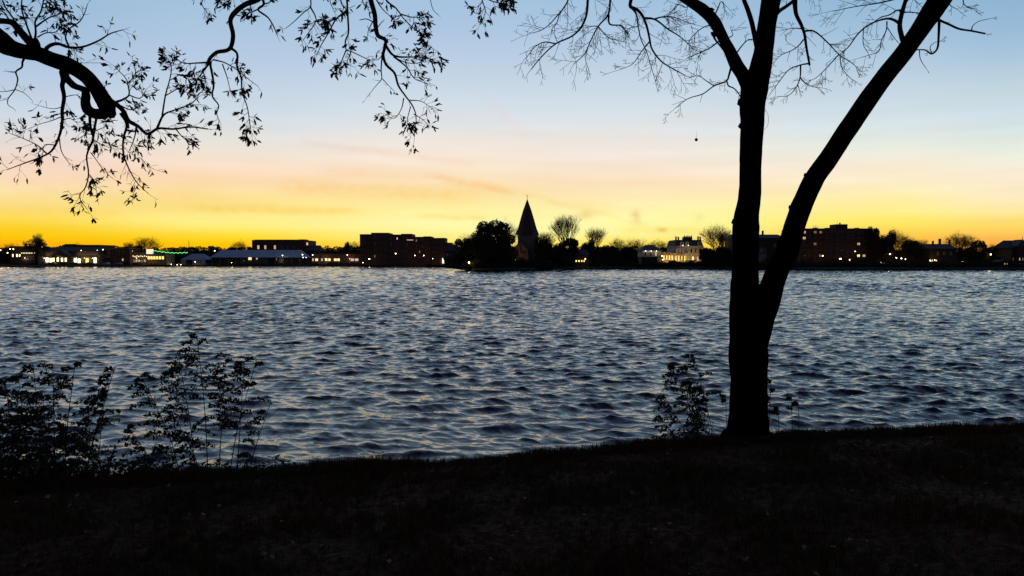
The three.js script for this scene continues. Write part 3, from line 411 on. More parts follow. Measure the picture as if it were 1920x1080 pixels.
// ------------------------------------------------------------------ dry weeds along the drop, blown to the west
{
  const R = rng(404);
  function weed(x0, y0, x1, y1, label, group, o = {}) {        // base and tip in photograph spots
    const X = (x0 - 960) / LENS * 7; let d = 0; { let x = X; for (let k = 0; k < 6; k++) { d = -edgeZ(x) + (o.out ?? .25); x = (x0 - 960) / LENS * d; } }
    const b = at(x0, y0, d); b.y = groundY(b.x, b.z) - .02;
    const tip = at(x1, y1, d + (R() - .5) * .3), H = tip.y - b.y;
    const w = thing('goldenrod', label, 'weed', b.toArray(), group), g = new GB();
    const mid = b.clone().lerp(tip, .55); mid.x += (tip.x - b.x) * -.12; mid.add(V((R() - .5) * .02, 0, (R() - .5) * .04));
    const cv = new THREE.CatmullRomCurve3([b, b.clone().lerp(mid, .5), mid, tip], false, 'centripetal'), pts = cv.getPoints(8);
    g.tube(pts, pts.map((_, i) => .0062 - .0036 * i / 8), 5, { sub: 1, origin: b }); mesh('stem', g.build(), M.weedStem, w);
    // plume: arching side sprays on the lee side, each strung with tufts
    const pg = new GB(), lg = new GB(), up0 = o.from ?? .58, count = o.sprays ?? 15, size = o.size ?? 1;
    for (let k = 0; k < count; k++) {
      const t = up0 + (1 - up0) * (k + R() * .8) / count, p = cv.getPoint(Math.min(1, t)), L = size * (.07 + .19 * Math.sin(Math.PI * clamp((t - up0) / (1 - up0) * .8 + .2, 0, 1))) * (.7 + .6 * R());
      const dir = V(-1 + .25 * R(), .35 + .3 * R(), (R() - .5) * 1.1).normalize(); if (R() < .16) dir.x *= -.5;
      const sp = [p.clone()], q = p.clone(), dd = dir.clone(); for (let s = 0; s < 4; s++) { q.addScaledVector(dd, L / 4); dd.y -= .3; dd.normalize(); sp.push(q.clone()); }
      pg.tube(sp, [.0016, .0014, .0012, .001, .0008], 3, { sub: 1, origin: b });
      for (let s = 0; s < 46; s++) {
        const f = .1 + .9 * R(), i = Math.min(3, Math.floor(f * 4)), c = sp[i].clone().lerp(sp[i + 1], f * 4 - i).sub(b), a = .007 + .0115 * R();
        c.add(V((R() - .5) * .02, (R() - .35) * .034, (R() - .5) * .03));
        const e1 = V(R() - .5, R() - .5, R() - .5).normalize().multiplyScalar(a * 1.35), e2 = V(R() - .5, R() - .5, R() - .5).normalize().multiplyScalar(a * .7);
        pg.quad(c.clone().sub(e1), c.clone().sub(e2), c.clone().add(e1), c.clone().add(e2));
        if (s % 2) { const e3 = e1.clone().cross(e2).normalize().multiplyScalar(a); pg.tri(c.clone().sub(e2), c.clone().add(e3), c.clone().add(e2)); }
      }
    }
    for (let k = 0; k < (o.leaves ?? 14); k++) {                // withered leaves hanging on the stem
      const t = .12 + .55 * R(), p = cv.getPoint(t).sub(b), s = R() < .62 ? -1 : 1, L = .025 + .045 * R(), e = V(s, -.25 - .7 * R(), (R() - .5)).normalize().multiplyScalar(L), n = V(0, .004 + .004 * R(), .006);
      lg.quad(p, p.clone().addScaledVector(e, .5).add(n), p.clone().add(e), p.clone().addScaledVector(e, .5).sub(n));
    }
    mesh('plume', pg.build(), M.weedLeaf, w).userData.kind = 'stuff'; if (!lg.empty) mesh('foliage', lg.build(), M.weedLeaf, w).userData.kind = 'stuff';
  }
  const TH = 'dry goldenrod stalk within the dense dark thicket of weeds beside the water', TG = 'weeds in the dense thicket';
  weed(392, 880, 369, 626, 'tallest dry goldenrod stalk, its top above all other weeds', 'weeds by the water', { from: .72, sprays: 13, size: .8 });
  weed(372, 884, 334, 662, 'bushy goldenrod just beside the tallest stalk, with the largest plume', 'weeds by the water', { from: .5, sprays: 26, size: 1.25 });
  weed(406, 880, 424, 664, 'goldenrod with a small flag-like plume, next after the tallest stalk', 'weeds by the water', { from: .74, sprays: 10, size: .75 });
  weed(418, 880, 482, 672, 'goldenrod leaning farthest away from the thicket, over the open water', 'weeds by the water', { from: .62, sprays: 14, size: 1 });
  weed(440, 880, 458, 680, 'goldenrod standing inside the lean of the slanting stalk, plume frayed', 'weeds by the water', { from: .66, sprays: 14, size: .9 });
  weed(356, 884, 262, 700, 'goldenrod bent far over towards the thicket, plume drooping at its end', 'weeds by the water', { from: .45, sprays: 20, size: 1 });
  weed(456, 884, 506, 760, 'short thin weed beyond the goldenrod group, almost without plume', 'weeds by the water', { from: .55, sprays: 7, size: .6 });
  weed(395, 884, 320, 770, 'low goldenrod at the foot of the tallest stalk, dragging a ragged plume', 'weeds by the water', { from: .4, sprays: 12, size: .8 });
  weed(332, 886, 238, 800, 'lowest goldenrod arching almost flat between thicket and tall group', 'weeds by the water', { from: .4, sprays: 14, size: .8 });
  for (const [a, b, c, d, n, s] of [[138, 886, 216, 688, 22, 1.1], [150, 888, 204, 732, 22, 1], [116, 890, 142, 676, 18, .9], [104, 892, 99, 684, 22, 1.2], [84, 892, 62, 682, 24, 1.25], [60, 894, 34, 702, 24, 1.25], [40, 896, 10, 716, 24, 1.3], [20, 898, -22, 690, 24, 1.3], [92, 892, 80, 742, 22, 1.2], [128, 890, 176, 772, 20, 1], [66, 895, 52, 770, 22, 1.1], [10, 900, 0, 770, 24, 1.2], [-30, 902, -60, 700, 22, 1.3], [-14, 900, -30, 780, 20, 1.2], [170, 886, 190, 806, 14, .8], [112, 892, 124, 800, 18, 1]]) weed(a, b, c, d, TH, TG, { from: .42, sprays: n, size: s, leaves: 24, out: .12 + R() * .4 });
  const tr = 'beside the forked tree';
  weed(1352, 816, 1300, 664, `tallest goldenrod ${tr}, its plume bent sharply over`, 'weeds beside the forked tree', { from: 0.69, sprays: 11, size: .9 });
  weed(1334, 818, 1262, 682, 'goldenrod second in height by the forked tree, plume farther out', 'weeds beside the forked tree', { from: 0.74, sprays: 11, size: .9 });
  weed(1342, 818, 1286, 690, 'goldenrod between the two tallest stalks by the forked tree', 'weeds beside the forked tree', { from: 0.64, sprays: 11, size: .9 });
  weed(1326, 820, 1243, 738, 'low goldenrod leaning strongly away from the forked tree', 'weeds beside the forked tree', { from: 0.64, sprays: 10, size: .85 });
  weed(1316, 822, 1236, 780, 'goldenrod lying lowest over the water, outermost by the forked tree', 'weeds beside the forked tree', { from: 0.59, sprays: 10, size: .8 });
  weed(1348, 818, 1298, 712, 'leafy goldenrod of middle height close to the forked trunk', 'weeds beside the forked tree', { from: 0.49, sprays: 12, size: .9 });
  weed(1344, 818, 1318, 722, 'upright goldenrod of middle height nearest to the forked trunk', 'weeds beside the forked tree', { from: 0.54, sprays: 10, size: .7 });
  weed(1330, 820, 1308, 770, 'short bushy weed at the feet of the goldenrods by the trunk', 'weeds beside the forked tree', { from: 0.44, sprays: 10, size: .7 });
  weed(1363, 816, 1360, 738, 'bare thin stalk touching the edge of the forked trunk', 'weeds beside the forked tree', { from: 0.90, sprays: 2, size: .3, leaves: 3 });
  weed(1440, 815, 1446, 703, 'dark weed peeping out behind the forked trunk on its leaning side', 'weeds beside the forked tree', { from: 0.64, sprays: 6, size: .35, leaves: 8 });
  weed(1461, 813, 1459, 762, 'shortest bare stalk on the leaning side of the forked tree', 'weeds beside the forked tree', { from: 0.90, sprays: 2, size: .3, leaves: 2 });
  weed(1486, 812, 1484, 746, 'thin stalk with a small seed head on the leaning side of the trunk', 'weeds beside the forked tree', { from: 0.85, sprays: 2, size: .35, leaves: 3 });
  weed(1497, 812, 1496, 752, 'thin bare stalk farthest out on the leaning side of the trunk', 'weeds beside the forked tree', { from: 0.92, sprays: 2, size: .25, leaves: 2 });

  // grass: tufts of blades over the lawn and its ragged rim; low growth on the drop below the thicket
  const blade = (h, lean, w, a) => { const g = new GB(), c = Math.cos(a), s = Math.sin(a), P = (t, k) => V(c * lean * t * t + s * w * k * (1 - t), h * t, s * lean * t * t - c * w * k * (1 - t)); g.quad(P(0, -1), P(0, 1), P(.55, 1), P(.55, -1)); g.tri(P(.55, -1), P(.55, 1), P(1, 0)); return g.build(); };
  const tuft = new GB(); for (let k = 0; k < 9; k++) tuft.add(blade(.025 + .035 * R(), .03 * R(), .0022, R() * 6.28), new THREE.Matrix4().makeTranslation((R() - .5) * .05, 0, (R() - .5) * .05));
  const gm = new THREE.MeshPhysicalMaterial({ specularIntensity: .2, color: new THREE.Color().setRGB(.055, .029, .008), roughness: .95, side: THREE.DoubleSide });
  const N = 52000, grass = shade(new THREE.InstancedMesh(tuft.build(), gm, N)), m4 = new THREE.Matrix4(), e = new THREE.Euler(), col = new THREE.Color(); grass.name = 'grass'; grass.userData = { kind: 'stuff', label: 'short dull grass covering the lawn up to the bank edge', category: 'grass' };
  for (let k = 0; k < N; k++) {
    const x = -7 + 14.5 * R() , t = k % 5 ? R() * 5.2 : R() * .5 - .15, z = edgeZ(x) + t, s = (.7 + .7 * R()) * (1 + .5 * n2(x * .8, z * .8)) * (k % 5 ? 1 : 1.15), y = groundY(x, z);
    m4.compose(V(x, y - .006, z), new THREE.Quaternion().setFromEuler(e.set((R() - .5) * .5, R() * 6.28, (R() - .5) * .5)), V(s, s, s)); grass.setMatrixAt(k, m4);
    const v = .6 + .8 * R(), w = n2(x * .5, z * .5 + 20) * .25; grass.setColorAt(k, col.setRGB(v * (1 + w), v, v * (1 - w)));
  }
  scene.add(grass);
  const sprig = new GB(); for (let k = 0; k < 26; k++) { const p = V((R() - .5) * .16, R() * .13, (R() - .5) * .12), a = .012 + .016 * R(), e1 = V(R() - .5, R() - .5, R() - .5).normalize().multiplyScalar(a), e2 = V(R() - .5, R() - .5, R() - .5).normalize().multiplyScalar(a * .5); sprig.quad(p.clone().sub(e1), p.clone().sub(e2), p.clone().add(e1), p.clone().add(e2)); } for (let k = 0; k < 5; k++) sprig.tube([V(0, -.03, 0), V((R() - .5) * .12, .12 + .05 * R(), (R() - .5) * .1)], [.002, .001], 3, { sub: 1 });
  const U = 980, under = shade(new THREE.InstancedMesh(sprig.build(), M.weedLeaf, U)); under.name = 'undergrowth'; under.userData = { kind: 'stuff', label: 'low ragged growth on the drop at the edge of the water', category: 'undergrowth' };
  for (let k = 0; k < U; k++) {
    const dense = k < 760, x = dense ? -4.9 + 3.0 * R() ** 1.5 : -3 + 7 * R(), out = dense ? R() * .8 : .05 + R() * .25, z = edgeZ(x) - out, s = dense ? .7 + 1.5 * R() * smooth(-2.4, -4.3, x) + .3 * R() : .28 + .4 * R();
    m4.compose(V(x, groundY(x, z) - .02, z), new THREE.Quaternion().setFromEuler(e.set((R() - .5) * .4, R() * 6.28, (R() - .5) * .4)), V(s, s, s)); under.setMatrixAt(k, m4);
  }
  scene.add(under);
  // fallen leaves
  const lf = new GB(); { const P = []; for (let k = 0; k < 9; k++) { const a = k / 9 * 6.283, r = .032 * (k % 2 ? .6 : 1); P.push(V(Math.cos(a) * r, .006 * Math.sin(a * 2) + .006, Math.sin(a) * r * .8)); } for (let k = 0; k < 9; k++) lf.tri(V(0, .002, 0), P[(k + 1) % 9], P[k]); }
  const Lm = new THREE.MeshPhysicalMaterial({ specularIntensity: .15, color: new THREE.Color().setRGB(.16, .085, .035), roughness: .8, side: THREE.DoubleSide }), FL = 240, fallen = shade(new THREE.InstancedMesh(lf.build(), Lm, FL)); fallen.name = 'fallen_leaves'; fallen.userData = { kind: 'stuff', label: 'scattered fallen brown leaves lying in the grass', category: 'leaves' };
  for (let k = 0; k < FL; k++) { const x = -5 + 11 * R(), z = edgeZ(x) + .2 + 4.6 * R(), s = .4 + .5 * R(); m4.compose(V(x, groundY(x, z) + .03, z), new THREE.Quaternion().setFromEuler(e.set((R() - .5) * .9, R() * 6.28, (R() - .5) * .9)), V(s, s, s)); fallen.setMatrixAt(k, m4); const v = .5 + 1.1 * R(); fallen.setColorAt(k, col.setRGB(v, v * (.8 + .3 * R()), v)); }
  scene.add(fallen);
  // twigs dropped on the lawn
  for (const [px, py, L, a, label] of [[872, 958, .34, .05, 'forked fallen twig lying in the grass midway along the lawn'], [1418, 986, .12, .5, 'short pale fallen twig in the grass below the forked tree'], [1720, 990, .16, -.6, 'thin curved fallen twig in the grass near the frame corner']]) {
    let d = 5; for (let k = 0; k < 5; k++) { const q = at(px, py, d); d *= (EYE - groundY(q.x, q.z)) / (EYE - q.y); }
    const q = at(px, py, d), w = thing('fallen_twig', label, 'twig', [q.x, groundY(q.x, q.z) + .045, q.z]), g = new GB(), T = new THREE.MeshPhysicalMaterial({ specularIntensity: .2, color: new THREE.Color().setRGB(.2, .13, .09), roughness: .8 });
    g.tube([V(-L / 2, .0, 0), V(-L * .2, .012, .02), V(.04 * L, .006, .01), V(L / 2, .0, -.04 - a * .05)], [.002, .0035, .004, .002], 5, { sub: 3 }); mesh('stem', g.build(), T, w);
    for (const s of [-1, 1]) { const f = new GB(); f.tube([V(s * L * .12, .01, .012), V(s * L * .3, .02, -.03 * s + .02), V(s * L * .42, .01, .05)], [.0028, .002, .001], 4, { sub: 3 }); mesh('side_twig', f.build(), T, w); }
  }
}

// ------------------------------------------------------------------ the far shore
const FAR = 1.0;                                              // height of the far ground above the lake
const wx = (px, d) => (px - 960) / LENS * d;
const wy = (py, d) => at(960, py, d).y;
{
  // shoreline, photograph x and distance; the church stands on a point that reaches nearer
  const line = [[-700, 380], [-250, 430], [0, 432], [120, 446], [250, 470], [330, 492], [600, 492], [760, 474], [850, 462], [862, 400], [866, 320], [869, 275], [876, 258], [890, 252], [1000, 251], [1030, 262], [1062, 296], [1150, 304], [1250, 306], [1360, 300], [1400, 278], [1500, 267], [1620, 265], [1760, 268], [1920, 266], [2200, 250], [2700, 200]];
  const R = rng(8), edge = [];
  for (let i = 0; i < line.length - 1; i++) for (let k = 0; k < 8; k++) { const px = mix(line[i][0], line[i + 1][0], k / 8), d = mix(line[i][1], line[i + 1][1], k / 8) * (1 + (R() - .5) * .006); edge.push(V(wx(px, d), 0, -d)); }
  const p = [], idx = [], rows = [[0, -.6], [.6, .35], [1.6, .85], [5, FAR]];
  const far = edge.map((q, i) => V(mix(-5000, 5000, i / (edge.length - 1)), 0, -6000));
  for (const [back, y] of rows) edge.forEach((q) => { const k = 1 + back / -q.z; p.push(q.x * k, y + (y > .3 ? n2(q.x * .1, q.z * .1) * .12 : 0), q.z * k); });
  far.forEach((q) => p.push(q.x, FAR, q.z));
  const n = edge.length; for (let j = 0; j < rows.length; j++) for (let i = 0; i < n - 1; i++) { const a = j * n + i; idx.push(a, a + 1, a + n, a + 1, a + n + 1, a + n); }
  const g = new THREE.BufferGeometry(); g.setAttribute('position', new THREE.Float32BufferAttribute(p, 3)); g.setAttribute('uv', new THREE.Float32BufferAttribute(p.flatMap((_, i) => i % 3 ? [] : [p[i] / 6, p[i + 2] / 6]), 2)); g.setIndex(idx); g.computeVertexNormals();
  structure('far_shore_ground', g, mat(.035, .03, .02, 1));
}
const B = {
  brick: mat(.14, .075, .05, .95), tan: mat(.24, .18, .12, .95), stone: mat(.24, .2, .15, .95), white: mat(.46, .45, .42, .8), grey: mat(.14, .13, .125, .9), roof: mat(.06, .055, .055, .9), slate: mat(.075, .07, .075, .8), canvas: mat(.34, .38, .46, .85), dark: mat(.06, .045, .035, .9), iron: mat(.03, .03, .03, .6, { plain: true }), wood: mat(.18, .14, .1, .9),
  glass: new THREE.MeshStandardMaterial({ color: 0x0b0d10, roughness: .12 }),
};
const glow = (r, g, b, e) => new THREE.MeshStandardMaterial({ color: 0x222222, emissive: new THREE.Color().setRGB(r, g, b), emissiveIntensity: e, roughness: .6 });
const G = { warm: glow(1, .66, .28, 1.6), soft: glow(1, .72, .38, .6), white: glow(1, .84, .5, 2.4), yellow: glow(1, .7, .16, 1.8), dim: glow(1, .55, .3, .22), pink: glow(1, .6, .45, .8), cool: glow(.8, .92, 1, 2), green: glow(.15, 1, .18, 2.6), bulb: glow(1, .84, .52, 11), bulbOrange: glow(1, .6, .2, 9), bulbWhite: glow(.95, .97, 1, 10), purple: glow(.55, .4, 1, 8) };
const boxes = {};
const boxGeo = (w, h, t) => { const k = `${w.toFixed(2)},${h.toFixed(2)},${t.toFixed(2)}`; return boxes[k] ??= new THREE.BoxGeometry(w, h, t); };
const frames = {};
function frameGeo(w, h, bar = .12, t = .14, arch = false) {
  const k = [w, h, bar, t].map((v) => v.toFixed(2)).join() + arch; if (frames[k]) return frames[k];
  const path = (s, a, b) => { s.moveTo(-a, -b); s.lineTo(a, -b); if (arch) { s.lineTo(a, b - a); s.absarc(0, b - a, a, 0, Math.PI); } else { s.lineTo(a, b); s.lineTo(-a, b); } s.closePath(); return s; };
  const s = path(new THREE.Shape(), w / 2, h / 2); s.holes.push(path(new THREE.Path(), w / 2 - bar, h / 2 - bar));
  return frames[k] = new THREE.ExtrudeGeometry(s, { depth: t, bevelEnabled: false, curveSegments: 8 });
}
// a building whose front stands d metres away; measures are photograph spots on that front
function building(name, label, category, d, px, group) {
  const base = V(wx(px, d), FAR - .1, -d), o = thing(name, label, category, base.toArray(), group), h = { o, d, base };
  h.box = (part, x0, x1, top, bottom, m, { out = 0, deep = 8, parent } = {}) => {
    const e = d - out, X0 = wx(x0, e), X1 = wx(x1, e), Y1 = wy(top, e), Y0 = bottom === null ? FAR - .1 : wy(bottom, e);
    const b = mesh(part, boxGeo(X1 - X0, Y1 - Y0, deep), m, o); b.position.set((X0 + X1) / 2 - base.x, (Y0 + Y1) / 2 - base.y, -(e + deep / 2) - base.z);
    return b;
  };
  h.window = (cx, cy, w, hh, m = B.glass, { out = 0, arch = false, frame = B.white, mull = false } = {}) => {
    const e = d - out, W = w / LENS * e, H = hh / LENS * e, f = mesh('window', frameGeo(W, H, Math.min(.14, W * .14), .12, arch), frame, o);
    f.position.set(wx(cx, e) - base.x, wy(cy, e) - base.y, -e - base.z + .01);
    const p = mesh('pane', boxGeo(W * .86, H * (arch ? .78 : .9), .05), m, f); p.position.set(0, arch ? -H * .08 : 0, .04);
    if (mull) { const c = mesh('mullion', boxGeo(.07, H * .88, .06), frame, f); c.position.z = .08; }
    return f;
  };
  // roof over a front from x0 to x1: eave and ridge heights; hip: how far the ridge ends are drawn in (pixels); gable: ridge runs away from the viewer
  h.roof = (x0, x1, eave, ridge, m, { out = .5, deep = 9, hip = 0, gable = false, ridgeAt = .5, name: part = 'roof' } = {}) => {
    const e = d - out, X0 = wx(x0, e) - base.x, X1 = wx(x1, e) - base.x, Y0 = wy(eave, e) - base.y, Y1 = wy(ridge, e) - base.y, Z0 = -e - base.z, Z1 = Z0 - deep, g = new GB();
    const a = V(X0, Y0, Z0), b = V(X1, Y0, Z0), c = V(X1, Y0, Z1), f = V(X0, Y0, Z1);
    let r, s; const k = hip / LENS * e;
    if (gable) { r = V(mix(X0, X1, ridgeAt), Y1, Z0); s = V(mix(X0, X1, ridgeAt), Y1, Z1); g.tri(a, b, r); g.tri(c, f, s); g.quad(b, c, s, r); g.quad(f, a, r, s); }
    else { r = V(X0 + k, Y1, (Z0 + Z1) / 2); s = V(X1 - k, Y1, (Z0 + Z1) / 2); g.quad(a, b, s, r); g.quad(c, f, r, s); g.tri(f, a, r); g.tri(b, c, s); }
    g.quad(f, c, b, a);
    return mesh(part, g.build(), m, o);
  };
  return h;
}
const lights = [];
function lamp(o, p, color, power, size = .3) { const l = new THREE.PointLight(color, power * .45, 0, 2); l.position.copy(p); l.shadow.radius = size / .04; l.castShadow = true; o.add(l); lights.push(l); }

function added_lantern(o, p, color, power) { const b = mesh('added_lantern', globe, G.bulb, o); b.scale.setScalar(.13); b.position.copy(p); lamp(o, p, color, power, .13); }  // small glowing fitting, added so that a bare point light has a source

// --- street and shore lamps: post, lantern, globe
const globe = new THREE.SphereGeometry(1, 12, 8);
function streetLamp(px, py, d, label, { m = G.bulb, r = .24, power = 18, color = 0xffd9a0, group = 'lamps along the far shore', arm = false } = {}) {
  const top = wy(py, d), x = wx(px, d), o = thing('street_lamp', label, 'lamp', [x, FAR - .1, -d], group), h = top - FAR + .1, g = new GB();
  const off = arm ? .9 : 0;
  g.tube(arm ? [V(off, 0, 0), V(off, h - .2, 0), V(off - .3, h + .3, 0), V(.1, h + .32, 0)] : [V(0, 0, 0), V(0, h * .3, 0), V(0, h - r, 0)], arm ? [.1, .07, .05, .04] : [.11, .07, .05], 7, { sub: 2 }); mesh('post', g.build(), B.iron, o);
  const cap = mesh('lamp_hood', new THREE.ConeGeometry(r * 1.25, r * .7, 8), B.iron, o); cap.position.set(0, h + r * 1.1, 0);
  const b = mesh('lamp_globe', globe, m, o); b.scale.setScalar(r); b.position.set(0, h, 0);
  lamp(o, V(0, h, 0), color, power, r);
  return o;
}
// --- trees far off: a few shapes of each kind, shared
function bareShape(seed, spread, up, levels = 5) {
  const R = rng(seed), g = new GB(), fine = new GB();
  (function grow(p, d, len, r, l) {
    const q = p.clone().addScaledVector(d, len * .55), e = q.clone().addScaledVector(d.clone().add(V((R() - .5) * .35, (R() - .3) * .25, (R() - .5) * .35)).normalize(), len * .5);
    (l > 1 ? g : fine).tube([p, q, e], [r, r * .85, r * .62], l > 2 ? 6 : 3, { sub: 1 });
    if (l === 0) return;
    const n = l === levels ? 6 : 3 + Math.floor(R() * 2.35);
    for (let k = 0; k < n; k++) {
      const a = k / n * 6.283 + R() * 1.6, tilt = (l === levels ? .5 : .52) * spread * (.6 + .8 * R()), s = R() < .55 ? e : q.clone().lerp(e, R());
      const side = V(Math.cos(a), 0, Math.sin(a)), c = d.clone().multiplyScalar(Math.cos(tilt)).addScaledVector(side, Math.sin(tilt)); c.y += up * .2; grow(s, c.normalize(), len * (l === levels ? 1.05 : .68 + .2 * R()), Math.max(.0010, r * .6), l - 1);
    }
  })(V(0, 0, 0), V(0, 1, 0), .2, .016, levels);
  const out = [g.build(), fine.build()]; let top = 0; for (const q of out) { q.computeBoundingBox(); top = Math.max(top, q.boundingBox.max.y); } for (const q of out) q.scale(1 / top, 1 / top, 1 / top); return out;
}
const BARE = [bareShape(1, 1, .8), bareShape(2, 1.25, .5), bareShape(3, .8, 1), bareShape(4, 1.45, .4)];
function leafyShape(seed, lobes, squash, tall, leaf, count, low = .16) {
  const R = rng(seed), trunk = new GB(), crown = new GB();
  trunk.tube([V(0, 0, 0), V(.01, .25, 0), V(-.01, .6, .01)], [.035, .026, .012], 7, { sub: 2 });
  for (let k = 0; k < lobes; k++) {
    const a = R() * 6.283, rr = R() ** .6 * .3 * squash, h = low + (.8 - low) * R(), c = V(Math.cos(a) * rr * (1.15 - h * .5), h, Math.sin(a) * rr * (1.15 - h * .5)), s = (.13 + .1 * R()) * (1.25 - h * .6);
    trunk.tube([V(0, h * .5, 0), c], [.012, .004], 4, { sub: 2 });
    for (let q = 0; q < count; q++) { const dir = V(R() - .5, R() - .5, R() - .5).normalize(), p = c.clone().addScaledVector(dir, s * (.25 + .8 * R() ** .5)); p.y = c.y + (p.y - c.y) * tall; const e1 = V(R() - .5, R() - .5, R() - .5).normalize().multiplyScalar(leaf * (.6 + .8 * R())), e2 = V(R() - .5, R() - .5, R() - .5).normalize().multiplyScalar(leaf * .6); crown.tri(p.clone().sub(e1), p.clone().add(e1), p.clone().add(e2).addScaledVector(dir, leaf * .6)); }
  }
  const out = [trunk.build(), crown.build()]; out[1].computeBoundingBox(); const k = 1 / out[1].boundingBox.max.y; for (const g of out) g.scale(k, k, k); return out;
}
const LEAFY = [leafyShape(21, 26, 1.3, .9, .028, 620), leafyShape(22, 26, 1.6, .8, .028, 620), leafyShape(23, 24, 1, 1.1, .03, 560), leafyShape(24, 16, 1.5, .8, .026, 240, .6)];
function coneShape(seed) {
  const R = rng(seed), trunk = new GB(), crown = new GB(); trunk.tube([V(0, 0, 0), V(0, .5, 0), V(0, .98, 0)], [.02, .012, .003], 6, { sub: 2 });
  for (let k = 0; k < 90; k++) { const h = .12 + .86 * (k / 90), a = k * 2.4 + R(), L = (1 - h) * .3 * (.6 + .6 * R()) + .02; for (let q = 0; q < 9; q++) { const t = R(), p = V(Math.cos(a) * L * t, h - L * t * .3 + (R() - .5) * .02, Math.sin(a) * L * t), e = .02 + .012 * R(); crown.tri(p, p.clone().add(V((R() - .5) * e * 2, (R() - .5) * e, (R() - .5) * e * 2)), p.clone().add(V(Math.cos(a) * e, -e * .6, Math.sin(a) * e))); } }
  return [trunk.build(), crown.build()];
}
const CONE = [coneShape(31), coneShape(32)];
const farBark = mat(.07, .05, .04, .95, { plain: true }), farLeaf = mat(.05, .04, .02, .95, { plain: true, side: THREE.DoubleSide }), farNeedle = mat(.03, .035, .02, .95, { plain: true, side: THREE.DoubleSide });
function farTree(kind, px, top, d, wide, label, seed = 0, group) {      // wide: crown width in pixels
  const names = { bare: 'bare_tree', leafy: 'leafy_tree', cone: 'conifer' }, set = { bare: BARE, leafy: LEAFY, cone: CONE }[kind], [a, b] = set[seed % set.length];
  const H = wy(top, d) - FAR + .2, o = thing(kind === 'cone' ? 'conifer_tree' : kind === 'bare' ? 'bare_tree' : 'leafy_tree', label, 'tree', [wx(px, d), FAR - .2, -d], group);
  b.computeBoundingBox(); const W = (b.boundingBox.max.x - b.boundingBox.min.x), w = wide * (kind === 'bare' && d > 280 ? 1.3 : 1) / LENS * d / W;
  for (const [n, g, m] of [['trunk', a, farBark], ['crown', b, kind === 'bare' ? farBark : kind === 'cone' ? farNeedle : farLeaf]]) { const q = mesh(n, g, m, o); q.scale.set(w, H, w); q.rotation.y = seed * 1.7 + px * .01; }
  return o;
}

// ------------------------------------------------------------------ far shore, from the market at one end to the gabled house at the other
// woods behind everything: one dark mass, told apart by nobody
{
  const R = rng(606), N = 620, geo = leafyShape(25, 16, 1.6, .8, .04, 120)[1], woods = shade(new THREE.InstancedMesh(geo, farLeaf, N)), m4 = new THREE.Matrix4(), q = new THREE.Quaternion(), yv = V(0, 1, 0);
  woods.name = 'distant_woods'; woods.userData = { kind: 'stuff', label: 'far dark belt of woods closing off the shore behind the buildings', category: 'woods' };
  for (let k = 0; k < N; k++) {
    const px = -260 + 2500 * (k + R()) / N, leftSide = px < 860, row = k % 3, d = (leftSide ? 560 : 400) + row * 26 + R() * 24;
    const topY = leftSide ? 461 + 4 * n2(px * .02, row) + 3 * R() - 2 : px < 1250 ? 461 + 5 * n2(px * .02, row) + 4 * R() - 1 : 463 + 5 * n2(px * .02, row) + 4 * R();
    const H = (wy(topY, d) - FAR) * 1.06, w = 9 + 8 * R(); q.setFromAxisAngle(yv, R() * 6.28);
    m4.compose(V(wx(px, d), FAR - H * .12, -d), q, V(w * 1.25, H * 1.0, w * 1.25)); woods.setMatrixAt(k, m4);
  }
  scene.add(woods);
  // low scrub along the far waterline
  const S = 900, scrub = shade(new THREE.InstancedMesh(geo, farLeaf, S)); scrub.name = 'shore_undergrowth'; scrub.userData = { kind: 'stuff', label: 'low dark scrub along the far waterline', category: 'undergrowth' };
  for (let k = 0; k < S; k++) {
    const px = k < 320 ? 1000 + 960 * R() : k < 560 ? 870 + 190 * R() : -100 + 960 * R(), near = px > 1030 ? 300 : px > 866 ? 256 : 478, d = (px > 1390 ? 272 : px > 1030 ? 309 : px > 868 ? 257 : px < 260 ? 452 + px * .09 : 496) + R() * (px > 868 && px < 1030 ? 10 : 8);
    const H = (px > 868 ? 1.3 + 2.2 * R() * R() : .8 + 1.2 * R() * R()), w = 2.5 + 3.5 * R(); q.setFromAxisAngle(yv, R() * 6.28);
    m4.compose(V(wx(px, d), FAR - .5, -d), q, V(w, H * 1.3, w)); scrub.setMatrixAt(k, m4);
  }
  scene.add(scrub);
}
